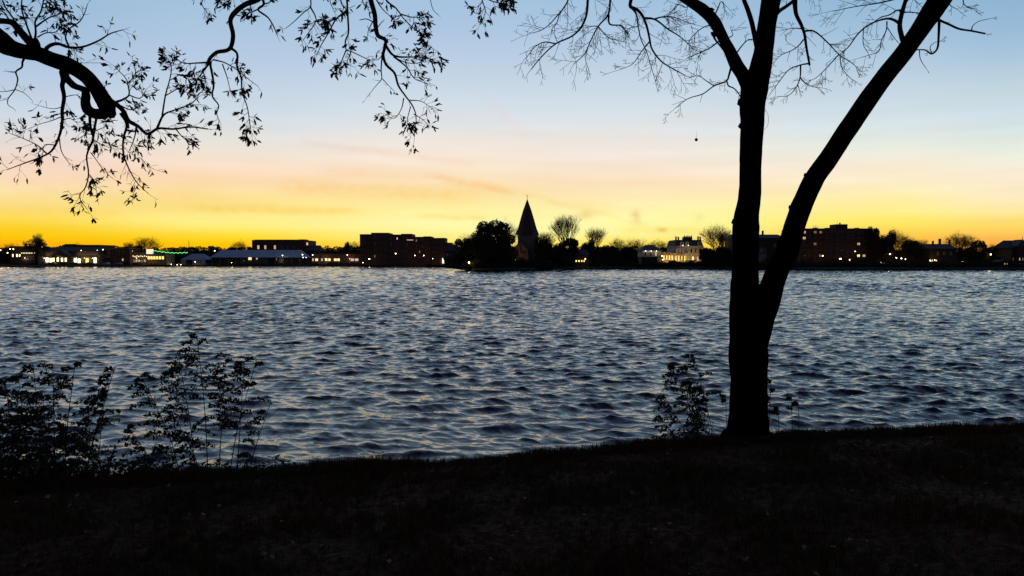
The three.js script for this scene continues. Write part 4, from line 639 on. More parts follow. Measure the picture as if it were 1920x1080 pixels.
// --- the lit market front
{
  const d = 470;
  const m = building('market_hall', 'long low market hall with a brightly lit colonnade under its roof edge', 'building', d, 125);
  m.box('wall', 62, 186, 471, null, B.tan, { deep: 14 }); m.roof(58, 190, 471, 463, B.roof, { deep: 15, out: 2.2, hip: 6 }); m.box('fascia', 60, 188, 479, 481.6, B.white, { out: 3, deep: .4 });
  m.box('floor_slab', 60, 188, 494.2, null, B.grey, { out: 3.2, deep: 3.1 });
  for (let k = 0; k < 17; k++) { m.box('column', 62 + k * 7.5, 62.9 + k * 7.5, 481.6, 494.2, B.white, { out: 2.8, deep: .3 }); if (k < 16 && ![5, 12, 14].includes(k)) { const w = m.box('lit_shopfront', 63.6 + k * 7.5, 68.9 + k * 7.5, 483 + (k % 3), 493, k % 4 === 1 ? G.yellow : G.white, { out: .12, deep: .1 }); } }
  for (let k = 0; k < 8; k++) added_lantern(m.o, V(wx(68 + k * 15, d - 2) - m.base.x, wy(484, d) - m.base.y, 1.6), 0xffe0a0, 26, .4);
  const g = building('gabled_pavilion', 'gabled pavilion with a wide dark window in its gable, amid the market hall', 'building', 463, 112);
  g.box('wall', 98, 127, 479, null, B.dark, { deep: 7 }); g.roof(95, 130, 479.5, 468.5, B.slate, { gable: true, deep: 9, out: 1.2, ridgeAt: .52 }); g.window(113, 476.6, 10, 4.4, B.glass, { out: 1.35, frame: B.dark, mull: true });
  for (const x of [101, 109, 117, 124]) g.window(x, 487, 4.6, 8, G.white, { mull: true });
  added_lantern(g.o, V(0, 4.2, 1.5), 0xffe2b0, 30, .4);
  const a = building('shop_row', 'dark flat roofed shop row with a string of bulbs under its eave', 'building', 462, 50);
  a.box('wall', 20, 70, 463, null, B.dark, { deep: 12 }); a.box('parapet', 19, 71, 461.5, 463.5, B.roof, { out: .3, deep: 12.6 });
  for (let k = 0; k < 9; k++) { const b = mesh('bulb', globe, G.white, a.o); b.scale.setScalar(.22); b.position.set(wx(41 + k * 3, 461) - a.base.x, wy(474.5, 461) - a.base.y, .8); }
  for (const [x, y, w, h] of [[25, 479, 3, 6], [33, 479, 4, 6], [38, 479, 3, 5]]) a.window(x, y, w, h, G.white);
  for (const x of [44, 50, 56, 62]) a.window(x, 484, 3.6, 6, B.glass);
  added_lantern(a.o, V(0, 4, 1.4), 0xffe2b0, 20, .4);
  const b = building('warehouse', 'grey blind walled warehouse rising behind the market hall', 'building', 500, 155);
  b.box('wall', 118, 186, 460, null, B.grey, { deep: 20 }); b.box('roof_box', 122, 138, 457.5, 460, B.roof, { out: -3, deep: 5 }); b.box('parapet', 117, 187, 459, 460.6, B.roof, { out: .4, deep: 20.8 }); for (let k = 0; k < 3; k++) b.window(134 + k * 18, 467, 5, 5, B.glass, { frame: B.grey });
  { const gg = new GB(); gg.tube([V(0, 0, 0), V(0, 2.6, 0)], [.06, .03], 5, { sub: 1 }); const an = mesh('antenna', gg.build(), B.iron, b.o); an.position.set(wx(112.5, 505) - wx(155, 500), wy(460, 505) - b.base.y, -5); }
  const c = building('brick_store', 'two storey brick store with a pale corner bay, beside the warehouse', 'building', 476, 220);
  c.box('corner_bay', 195, 207, 465.5, 483.5, B.tan, { out: .8, deep: 6 }); c.box('wall', 194, 244, 466.5, null, B.brick, { deep: 13 }); c.box('cornice', 193, 245, 465.2, 466.8, B.tan, { out: .35, deep: 13.5 });
  for (let k = 0; k < 4; k++) c.window(197 + k * 2.7, 474, 1.7, 9, B.glass, { out: .82, frame: B.tan }); for (let k = 0; k < 5; k++) c.window(212 + k * 6.4, 473, 3, 5.6, B.glass, { frame: B.brick }); for (let k = 0; k < 5; k++) c.window(211 + k * 6.6, 487, 4, 5, k === 3 ? G.soft : B.glass, { frame: B.dark });
  const e = building('restaurant', 'restaurant with a lit pale sign box on its roof and a bright yellow front', 'building', 480, 278);
  e.box('wall', 243, 312, 473, null, B.tan, { deep: 12 }); e.box('roof_edge', 242, 313, 471.8, 473.2, B.roof, { out: .5, deep: 12.8 });
  e.box('sign_box', 275, 287, 467, 476, glow(1, .86, .6, 1.1), { out: .9, deep: 1 }); e.box('awning', 276, 312, 477.6, 479.4, B.canvas, { out: 2.4, deep: 2.3 });
  for (let k = 0; k < 9; k++) { const w = mesh('bulb', globe, G.white, e.o); w.scale.setScalar(.26); w.position.set(wx(245 + k * 3.6, 478) - e.base.x, wy(481 - (k % 2), 478) - e.base.y, 1); }
  for (let k = 0; k < 6; k++) e.window(246 + k * 5.2, 489, 3.8, 5, [G.soft, G.dim, G.soft][k % 3]); for (let k = 0; k < 6; k++) e.window(279.5 + k * 5.3, 483.4, 4.6, 6.4, G.yellow, { mull: true }); e.window(249, 470.5, 2, 2.4, G.white, { out: .55 }); 
  added_lantern(e.o, V(3, 4.5, 2.4), 0xffc060, 40, .5); added_lantern(e.o, V(-6, 4, 2), 0xffe2b0, 20, .5);
  // the string of green lights
  const s = thing('string_lights', 'sagging string of green lights between the restaurant sign and the pale tent', 'string lights', [wx(287, 474), wy(469, 474), -474]), pts = [], gg = new GB();
  for (let k = 0; k <= 28; k++) { const x = 287 + k * 2.3, y = 469 + 4.6 * Math.sin(k / 28 * 2.2) + .7 * Math.sin(k * 1.9); pts.push(V(wx(x, 474) - s.position.x, wy(y, 474) - s.position.y, 0)); }
  gg.tube(pts, pts.map(() => .03), 4, { sub: 1 }); mesh('wire', gg.build(), B.iron, s);
  pts.forEach((p) => { const w = mesh('bulb', globe, G.green, s); w.scale.setScalar(.2); w.position.copy(p).y -= .2; });
  for (const [x, y] of [[287, 469], [351.4, 473]]) { const pg = new GB(), h = wy(y, 474) - FAR + .3; pg.tube([V(0, -h, 0), V(0, 0, 0)], [.09, .06], 6, { sub: 1 }); const p = mesh('post', pg.build(), B.iron, s); p.position.set(wx(x, 474) - s.position.x, wy(y, 474) - s.position.y, 0); }
  for (const k of [5, 14, 23]) lamp(s, pts[k].clone().add(V(0, -.2, .3)), 0x66ff66, 3, .2);
}
// --- tents and the long blue-grey shed, flat building behind
{
  const t = building('marquee_tent', 'small pale hip roofed marquee tent by the dock', 'tent', 492, 362);
  t.roof(338, 388, 487, 475.6, B.canvas, { hip: 14, deep: 14, out: .6, name: 'canopy' }); t.box('side_cloth', 340, 349, 487, null, B.canvas, { deep: .1 }); t.box('side_cloth', 361, 386, 487, null, B.canvas, { deep: .1 }); for (const x of [340, 352, 364, 376, 386]) t.box('post', x - .25, x + .25, 487, null, B.iron, { out: .2, deep: .15 });
  const l = building('boat_shed', 'long shed with a broad blue grey roof and open dark bays', 'building', 494, 480);
  l.roof(393, 566, 482.6, 468.2, B.canvas, { hip: 10, deep: 24, out: 1.5 }); l.box('wall', 396, 564, 482.6, null, B.dark, { deep: 20 });
  for (let k = 0; k < 12; k++) l.box('post', 398 + k * 14.8, 399 + k * 14.8, 482.6, null, B.wood, { out: 1, deep: .3 });
  l.box('bay_panel', 451, 500, 483.4, 494, B.grey, { out: .15, deep: .1 }); l.window(469.5, 485, 8, 5.6, G.warm, { out: .27, mull: true }); l.window(482, 485, 3.6, 4, G.soft, { out: .27 }); l.window(458, 489, 3, 3, G.dim, { out: .27 }); l.window(519, 486, 2, 5, G.dim, {});
  l.box('lit_door', 523, 531, 481.5, 493.5, B.white, { out: .3, deep: .2 }); lamp(l.o, V(wx(530, 491) - l.base.x, wy(479, 491) - l.base.y, 3), 0xffe8c0, 12, .3); { const b = mesh('wall_lamp', globe, G.bulb, l.o); b.scale.setScalar(.24); b.position.set(wx(530, 491) - l.base.x, wy(479, 491) - l.base.y, 3); }
  const f = building('flat_roofed_hall', 'large flat roofed dark hall with three lit upper windows, behind the long shed', 'building', 545, 525);
  f.box('wall', 473, 573, 450, null, B.brick, { deep: 30 }); f.box('roof_step', 561, 573, 448.8, 450.2, B.roof, { deep: 8 }); f.box('parapet', 478, 562, 449.2, 450.4, B.roof, { out: .4, deep: 30 }); f.box('side_block', 573, 580, 453, null, B.brick, { out: -2, deep: 10 }); f.roof(570, 600, 470, 459.5, B.roof, { deep: 16, out: 4, hip: 4, name: 'lower_roof' }); f.box('lower_wall', 573, 598, 470, null, B.dark, { out: 3, deep: 12 });
  for (const [x, m] of [[485, G.pink], [498, G.soft], [516, G.soft]]) f.window(x, 463.5, 4.4, 7.6, m, { frame: B.brick, mull: true }); f.window(576.6, 457.2, 4, 6, G.pink, { out: -1.9, frame: B.brick }); for (const x of [528, 540, 552]) f.window(x, 463.5, 4.4, 7.6, B.glass, { frame: B.brick });
  const k = building('cafe', 'low cafe with warm lit windows between the long shed and the apartment block', 'building', 500, 630);
  k.box('wall', 584, 675, 476, null, B.tan, { deep: 12 }); k.box('roof', 582, 677, 473.6, 476.2, B.roof, { out: 1.4, deep: 14 });
  for (const [x, w, m] of [[587, 2.4, G.warm], [594, 6, G.warm], [604, 4, G.soft], [612, 5, G.warm], [618, 5, G.warm], [629, 6, G.warm], [635, 5, G.yellow], [661, 7, G.pink], [669, 7, G.pink]]) k.window(x, 487, w, 5.4, m, { mull: w > 5 }); for (const x of [643, 650]) k.window(x, 487, 4, 5, B.glass);
  added_lantern(k.o, V(-6, 3.6, 2), 0xffc878, 16, .4); added_lantern(k.o, V(9, 3.6, 2), 0xffb090, 14, .4);
  const dk = building('boat_dock', 'low pale plank dock lit along the water in front of the tent', 'dock', 484, 325);
  for (let q = 0; q < 24; q++) dk.box('plank', 240 + q * 7.1, 246.8 + q * 7.1, 496.4 + (q % 3) * .12, 497.2 + (q % 3) * .12, B.wood, { out: (q % 5) * .03, deep: 2.4 }); for (let q = 0; q < 13; q++) { dk.box('pile', 241 + q * 14, 242 + q * 14, 494.6, 500.6, B.wood, { out: .35, deep: .3 }); } dk.box('rail', 240, 410, 494.4, 494.75, B.white, { out: .3, deep: .12 });
  const ln = (x, y) => { const b = mesh('lamp_globe', globe, G.bulb, dk.o); b.scale.setScalar(.17); b.position.set(wx(x, 484) - dk.base.x, wy(y, 484) - dk.base.y, .5); lamp(dk.o, b.position.clone(), 0xffe2b0, 5, .2); };
  for (const [x, y] of [[312, 496], [322, 495.6], [333, 496.4], [340, 496]]) ln(x, y);
}
// --- the apartment block
{
  const d = 482, a = building('apartment_block', 'large dark four storey apartment block with a stepped roofline beside the water', 'building', d, 752);
  for (const [x0, x1, top, out] of [[675, 697, 439.5, 0], [696.4, 728.4, 436.8, .6], [728, 753, 440.2, 0], [752.6, 772, 438.8, .8], [771.6, 795, 444.4, 0], [794.6, 808, 443.6, .7], [807.6, 824, 446.6, 0], [823.6, 834.5, 446.4, .6], [834, 846, 455.4, -.5]]) { a.box('wall', x0, x1, top, null, B.brick, { out, deep: 18 + out }); a.box('cornice', x0 - .4, x1 + .4, top - .5, top + .7, B.tan, { out: out + .35, deep: 18.5 }); }
  for (let f = 0; f < 4; f++) for (let k = 0; k < 26; k++) {
    const x = 679 + k * 6; if (x > 832) continue; const top = x < 697 ? 441 : x < 728 ? 440 : x < 772 ? 443 : x < 795 ? 447 : 449.5, y = top + 4.2 + f * 11.4 * (493 - top) / 50; if (y > 488) continue;
    const out = (x > 696.4 && x < 728.4) ? .6 : (x > 752.6 && x < 772) ? .8 : (x > 794.6 && x < 808) ? .7 : (x > 823.6 && x < 834.5) ? .6 : 0; if ([696, 728, 753, 772, 795, 808, 824].some((e) => Math.abs(x - e) < 2)) continue;
    const lit = f === 0 && Math.abs(x - 745) < 2 ? G.pink : (k * 7 + f * 11) % 29 === 3 ? G.dim : B.glass;
    a.window(x, y, 2.6, 5, lit, { out, frame: (k % 5 === 4 && f < 2) ? B.white : B.brick });
    if (k % 4 === 2) { a.box('balcony', x - 2.6, x + 2.6, y + 3.2, y + 3.9, B.grey, { out: out + 1.4, deep: 1.4 }); a.box('railing', x - 2.6, x + 2.6, y + 1.2, y + 1.5, B.iron, { out: out + 1.4, deep: .08 }); }
  }
  a.box('lit_terrace', 763, 775, 449.4, 450.6, G.pink, { out: .95, deep: .1 }); for (const x of [831, 848]) a.box('lit_entrance', x - 1.6, x + 1.6, 484, 493.6, G.white, { out: 1.2, deep: .2 });
  added_lantern(a.o, V(wx(831, d) - a.base.x, 2.2, 3), 0xffe2b0, 12, .4); added_lantern(a.o, V(wx(848, d) - a.base.x, 2.2, 3), 0xffe2b0, 12, .4);
  const e = building('end_house', 'low dark house closing the apartment block towards the church trees', 'building', 470, 848); e.box('wall', 834, 862, 470, null, B.dark, { deep: 9 }); e.roof(832, 864, 470, 458.5, B.roof, { hip: 9, deep: 11 }); for (const x of [839, 856]) e.window(x, 478, 3, 5, B.glass);
}
// --- the church
{
  const d = 276, c = building('church', 'stone church with a tall pointed spire among dark trees on the point', 'church', d, 988), o = c.o, S = 1 / LENS * d;
  const tw = mesh('tower', boxGeo(38 * S, wy(436, d) - FAR + .1, 38 * S), B.stone, o); tw.position.set(wx(990, d) - c.base.x, (wy(436, d) - FAR + .1) / 2, -18 * S);
  // broach spire with flared foot
  const prof = [[23, 439.5], [20.8, 434], [18.2, 428], [13.4, 411], [8.4, 394], [3.6, 381], [1.0, 373.5], [.05, 372]], sp = mesh('spire', new THREE.LatheGeometry(prof.map(([r, y]) => new THREE.Vector2(r * S * 1.05, wy(y, d) - c.base.y)), 8), mat(.085, .06, .05, .9, { flatShading: true }), o); sp.rotation.y = Math.PI / 8; sp.position.set(wx(988.8, d) - c.base.x, 0, -18 * S);
  const fg = new GB(), y0 = wy(374, d) - c.base.y; fg.tube([V(0, y0, 0), V(0, y0 + 2.1, 0)], [.1, .04], 5, { sub: 1 }); fg.tube([V(-.4, y0 + 1.4, 0), V(.4, y0 + 1.4, 0)], [.05, .05], 4, { sub: 1 }); const fi = mesh('finial_cross', fg.build(), B.iron, o); fi.position.set(sp.position.x, 0, -18 * S);
  for (const k of [-1, 1]) c.window(990 + k * 8, 446, 6, 13, B.dark, { out: .02, arch: true, frame: B.stone });
  c.box('cornice', 971.6, 1008.4, 437.4, 439.4, B.stone, { out: .3, deep: 36 * S + .6 });
  // front gable with lancets
  const gx = [958, 998], nave = c.box('front_wall', 961, 990, 470, null, B.stone, { out: 5, deep: 5 }); c.roof(958, 994, 470.4, 450.5, B.slate, { out: 5.6, deep: 7, gable: true, ridgeAt: .52 });
  { const e = d - 5, g = new GB(), P = (x, y) => V(wx(x, e) - c.base.x, wy(y, e) - c.base.y, 5 + .62); g.tri(P(962, 470), P(990, 470), P(976.5, 453.8)); mesh('gable_face', g.build(), mat(.32, .28, .22, .95), o); }
  for (const x of [970.5, 977, 983]) c.window(x, 470 - (x === 977 ? 3 : 0), 4.6, x === 977 ? 19 : 15, B.dark, { out: x === 977 ? 5.66 : 5.1, arch: true, frame: B.white }); c.window(976.6, 459.5, 4.4, 4.4, B.dark, { out: 5.66, frame: B.white });
  c.box('door', 974.2, 980.2, 484, 496.8, B.wood, { out: 5.16, deep: .1 }); for (const x of [962, 989]) c.box('buttress', x - 1.4, x + 1.4, 474, null, B.stone, { out: 5.9, deep: .9 });
  c.box('nave_wall', 990, 1036, 474, null, B.stone, { out: -2, deep: 13 }); c.roof(988, 1038, 474, 455, B.slate, { out: -1.5, deep: 14, hip: 2 , name: 'nave_roof' }); for (let k = 0; k < 5; k++) c.window(1000 + k * 8, 483, 3.4, 10, B.glass, { out: -1.95, arch: true, frame: B.stone });

  { const b = mesh('porch_lamp', globe, G.bulbOrange, o); b.scale.setScalar(.1); b.position.set(wx(967, 268) - c.base.x, 2.6, 9.2); lamp(o, b.position.clone(), 0xffa860, 22, .1); }
}
// --- mansion, its neighbour and the house between the trunks
{
  const d = 330, m = building('mansion', 'floodlit white mansion with a mansard roof, dormers and many chimneys', 'house', d, 1290), o = m.o;
  m.box('wall', 1264, 1318, 462.6, null, B.white, { deep: 16 }); m.box('cornice', 1262.6, 1319.4, 461.2, 462.8, B.white, { out: .6, deep: 17 });
  { const e = d, X = (x) => wx(x, e) - m.base.x, Y = (y) => wy(y, e) - m.base.y, g = new GB(), z0 = .2, z1 = -16.2, k = 1.1, a = [V(X(1264), Y(461.2), z0), V(X(1318), Y(461.2), z0), V(X(1318), Y(461.2), z1), V(X(1264), Y(461.2), z1)], b = [V(X(1267), Y(449.6), z0 - k), V(X(1315), Y(449.6), z0 - k), V(X(1315), Y(449.6), z1 + k), V(X(1267), Y(449.6), z1 + k)]; for (let q = 0; q < 4; q++) g.quad(a[q], a[(q + 1) % 4], b[(q + 1) % 4], b[q]); g.quad(b[0], b[1], b[2], b[3]); mesh('mansard_roof', g.build(), B.slate, o); }
  m.box('cupola', 1282, 1297.5, 444.2, 449.8, B.slate, { out: -3, deep: 3.6 }); for (let k = 0; k < 5; k++) m.box('cresting', 1282.2 + k * 3.2, 1284 + k * 3.2, 441.6 + (k % 2) * .7, 444.4, B.iron, { out: -3.2, deep: .5 });
  for (const [x, y] of [[1267.4, 443.2], [1271.8, 444], [1308.8, 443], [1312.8, 443.6]]) m.box('chimney', x - 1.1, x + 1.1, y, 454, B.brick, { out: -3, deep: .9 });
  for (const x of [1278.4, 1288.6, 1311.5]) { m.box('dormer', x - 3.2, x + 3.2, 453.6, 461, B.white, { out: .55, deep: 2.4 }); m.roof(x - 3.8, x + 3.8, 453.8, 451.2, B.slate, { gable: true, deep: 2.6, out: .7, name: 'dormer_roof' }); m.window(x, 457.2, 3.6, 6.2, B.glass, { out: .58, arch: true }); }
  for (let k = 0; k < 3; k++) m.window(1269 + k * 6, 470, 4, 8.6, G.dim, { mull: true }); for (const x of [1296, 1304, 1312]) m.window(x, 470, 3.4, 8, B.glass);
  m.box('porch_roof', 1262, 1292, 474.6, 475.8, B.white, { out: 3, deep: 3 }); for (let k = 0; k < 6; k++) m.box('column', 1263 + k * 5.5, 1264 + k * 5.5, 475.8, 491.6, B.white, { out: 2.8, deep: .3 }); for (let k = 0; k < 4; k++) m.window(1267.4 + k * 5.6, 484, 3.6, 10, [G.warm, G.yellow][k % 2], { mull: true }); m.window(1308, 485, 4, 9, G.soft); m.window(1299, 485, 4, 9, G.warm); m.box('front_steps', 1278, 1288, 490.4, null, B.stone, { out: 5, deep: 2 });
  m.box('wing', 1241, 1264, 473, null, B.white, { out: -1, deep: 9 }); m.box('wing_roof', 1239, 1264, 471.6, 473.2, B.slate, { out: -.2, deep: 10.4 }); for (let k = 0; k < 4; k++) { m.window(1244.6 + k * 5.2, 483, 3.2, 9, [G.yellow, G.warm][k % 2], { out: -.98, mull: true }); m.box('column', 1241.4 + k * 5.6, 1242.2 + k * 5.6, 473.2, 491, B.white, { out: .2, deep: .3 }); }
  for (const [x, y, z, pw, col] of [[1266, 490, 5, 150, 0xffc060], [1275, 490, 5.5, 170, 0xffc468], [1284, 489, 5, 150, 0xffc468], [1292, 489, 4, 70, 0xffd080], [1305, 489, 2, 16, 0xffb050], [1315, 489, 2, 16, 0xffb050], [1248, 489, 3, 90, 0xffb040], [1258, 489, 3, 90, 0xffb040]]) { const p = V(wx(x, d) - m.base.x, .75, z), b = mesh('floodlight', globe, G.bulb, o); b.scale.setScalar(.16); b.position.copy(p); lamp(o, p.clone(), col, pw, .16); }
  for (const [x, y] of [[1278, 459], [1288, 459]]) { const p = V(wx(x, d) - m.base.x, wy(462, d) - m.base.y + .35, 2.2), b = mesh('floodlight', globe, G.bulb, o); b.scale.setScalar(.1); b.position.copy(p); lamp(o, p.clone(), 0xffe0b0, 6, .1); }
  const c = building('carriage_house', 'low house with a hipped dark roof and arched white windows beside the mansion', 'house', 322, 1222);
  c.box('wall', 1203, 1241, 469.6, 481.4, B.white, { deep: 10 }); c.box('ground_floor', 1203.4, 1240.6, 481.4, null, B.dark, { out: -.15, deep: 9.6 }); c.roof(1200.5, 1243.5, 470, 458.6, B.slate, { hip: 14, deep: 12, out: .9 }); for (const [x, m2] of [[1210, B.glass], [1220, B.glass], [1229.6, G.soft]]) c.window(x, 475.6, 4.2, 9, m2, { arch: true }); c.window(1237, 475, 5, 8, G.dim, { mull: true }); c.box('string_course', 1202.4, 1241.6, 481.2, 482.2, B.stone, { out: .25, deep: .25 }); c.box('porch', 1232, 1243, 482.6, 493, B.tan, { out: 1.4, deep: 1.4 });
  for (const x of [1210, 1220, 1230]) { const p = V(wx(x, 322) - c.base.x, wy(469.9, 322) - c.base.y, .6), b = mesh('eave_lamp', globe, G.bulb, c.o); b.scale.setScalar(.09); b.position.copy(p).y -= .15; lamp(c.o, b.position.clone(), 0xfff0d0, 3.5, .1); }
  { const b = mesh('porch_lamp', globe, G.bulb, c.o); b.scale.setScalar(.12); b.position.set(4, 2.7, 2); lamp(c.o, b.position.clone(), 0xffd090, 5, .12); }
  const n = building('shingle_house', 'dark house with a pale stair front, seen between the forked stems', 'house', 300, 1432);
  n.box('wall', 1374, 1470, 446, null, B.dark, { deep: 12 }); n.roof(1372, 1474, 446, 438.6, B.roof, { hip: 6, deep: 13 }); n.box('chimney', 1428.6, 1431.2, 432.4, 441, B.brick, { out: -5, deep: .9 }); n.box('stair_front', 1419, 1437, 464, null, B.grey, { out: 1, deep: 1 }); for (let k = 0; k < 6; k++) n.box('step', 1419, 1437, 478 + k * 3.4, 479.2 + k * 3.4, B.white, { out: 1.3 + k * .25, deep: .4 }); n.window(1427, 470, 4, 6, B.glass, { out: 1.02 }); n.window(1448, 485.6, 2.6, 3, G.soft); for (const x of [1382, 1394, 1406, 1452, 1462]) n.window(x, 460, 4, 7, B.glass);
  const s = building('small_house', 'small dark house with a row of yellow lit windows beside the church', 'house', 306, 1090); s.box('wall', 1074, 1104, 478, null, B.dark, { deep: 8 }); s.roof(1071, 1107, 478, 468, B.roof, { deep: 10 , hip: 5 }); for (const [x, w] of [[1080.4, 3.4], [1085.6, 4], [1090.8, 2.6], [1095, 2.6]]) s.window(x, 489.4, w, 4, G.yellow);
}
// --- the condominium and the houses beyond
{
  const d = 292, c = building('condominium', 'big dark five storey condominium with balconies and a lift house on its roof', 'building', d, 1570);
  c.box('wall', 1500, 1636, 429, null, B.brick, { deep: 20 }); c.box('parapet', 1499.4, 1636.6, 428.2, 429.6, B.roof, { out: .4, deep: 20.6 }); c.box('lift_house', 1566, 1588, 420.4, 428.6, B.dark, { out: -6, deep: 6 }); c.box('vent_stack', 1573, 1575, 417.6, 420.8, B.iron, { out: -7, deep: .5 }); for (const x of [1526, 1548, 1604]) c.box('roof_vent', x, x + 6, 427, 428.6, B.grey, { out: -4, deep: 2 }); { const gg = new GB(); gg.tube([V(0, 0, 0), V(0, 1.4, 0)], [.05, .03], 5, { sub: 1 }); const an = mesh('antenna', gg.build(), B.iron, c.o); an.position.set(wx(1585.6, d) - c.base.x, wy(420.6, d) - c.base.y, -8); }
  const LIT = { '0,2': G.dim, '0,3': G.dim, '0,0': G.pink, '1,0': G.pink, '2,10': G.soft, '4,10': G.yellow, '4,11': G.soft, '4,3': G.dim, '2,2': G.dim };
  for (let f = 0; f < 5; f++) for (let k = 0; k < 13; k++) { const x = 1507 + k * 10.2, y = 435.4 + f * 11; c.window(x, y, 6.4, 5.6, LIT[`${f},${k}`] ?? B.glass, { frame: B.dark, mull: true }); if (k % 2 === 0) { c.box('balcony', x - 4.4, x + 4.4, y + 3.6, y + 4.4, B.grey, { out: 1.5, deep: 1.5 }); c.box('railing', x - 4.4, x + 4.4, y + .9, y + 1.2, B.iron, { out: 1.5, deep: .08 }); } }
  const h = building('chimney_house', 'dark broad house with three chimneys and a yellow lit porch', 'house', 284, 1768); h.box('wall', 1742, 1793, 466, null, B.dark, { deep: 10 }); h.roof(1738, 1797, 466, 456.6, B.roof, { hip: 5, deep: 12 }); for (const [x, y, w] of [[1749.2, 451.6, 2], [1762, 447.6, 3.2], [1780.2, 450.6, 2.2]]) h.box('chimney', x - w / 2, x + w / 2, y, 462, B.brick, { out: -5, deep: .8 });
  for (const [x, w, m] of [[1740.6, 4, G.white], [1744.6, 4, G.white], [1751, 4.4, G.yellow]]) h.window(x + 3, 488.6, w, 4, m, { out: .02 }); for (const x of [1758, 1770, 1782]) h.window(x, 475, 3.4, 6, B.glass); added_lantern(h.o, V(wx(1747, d) - wx(1768, d), 2.6, 2), 0xffb850, 14, .4);
  const g = building('gabled_house', 'tall gabled house with a roof finial and small lit windows at the frame edge', 'house', 280, 1912); g.box('wall', 1896, 1962, 464, null, B.dark, { deep: 10 }); g.roof(1893, 1966, 464.5, 450, B.roof, { hip: 5, deep: 11 }); g.box('bay', 1908, 1926, 462, null, B.dark, { out: 1.2, deep: 1.2 }); g.roof(1905, 1929, 462, 449, B.slate, { gable: true, deep: 5, out: 1.7, name: 'bay_roof' }); { const gg = new GB(); gg.tube([V(0, 0, 0), V(0, 1.5, 0)], [.12, .03], 5, { sub: 1 }); const f = mesh('finial', gg.build(), B.iron, g.o); f.position.set(wx(1916, 279) - g.base.x, wy(450.4, 279) - g.base.y, 1); }
  for (const [x, y, w, hh, m, out] of [[1899, 486, 2, 5.6, G.dim, 0], [1906, 486, 2.4, 5.6, G.soft, 0], [1911, 486, 2.4, 5.6, G.soft, 1.22], [1917, 486, 2.4, 5.6, G.dim, 1.22], [1898, 496, 1.8, 5, G.dim, 0], [1911, 496, 3, 5, G.soft, 1.22], [1917, 496, 2, 5, G.soft, 1.22], [1933, 486, 3, 5.6, B.glass, 0], [1943, 486, 3, 5.6, B.glass, 0]]) g.window(x, y, w, hh, m, { out });
  const sh = building('boathouse', 'little boathouse with two lit panes before the gabled house', 'building', 272, 1885); sh.box('wall', 1876, 1894, 491, null, B.dark, { deep: 5 }); sh.roof(1874.5, 1895.5, 491.2, 486.4, B.roof, { deep: 6, gable: true }); for (const x of [1883, 1887.6]) sh.window(x, 494.8, 3, 3, G.soft);
}
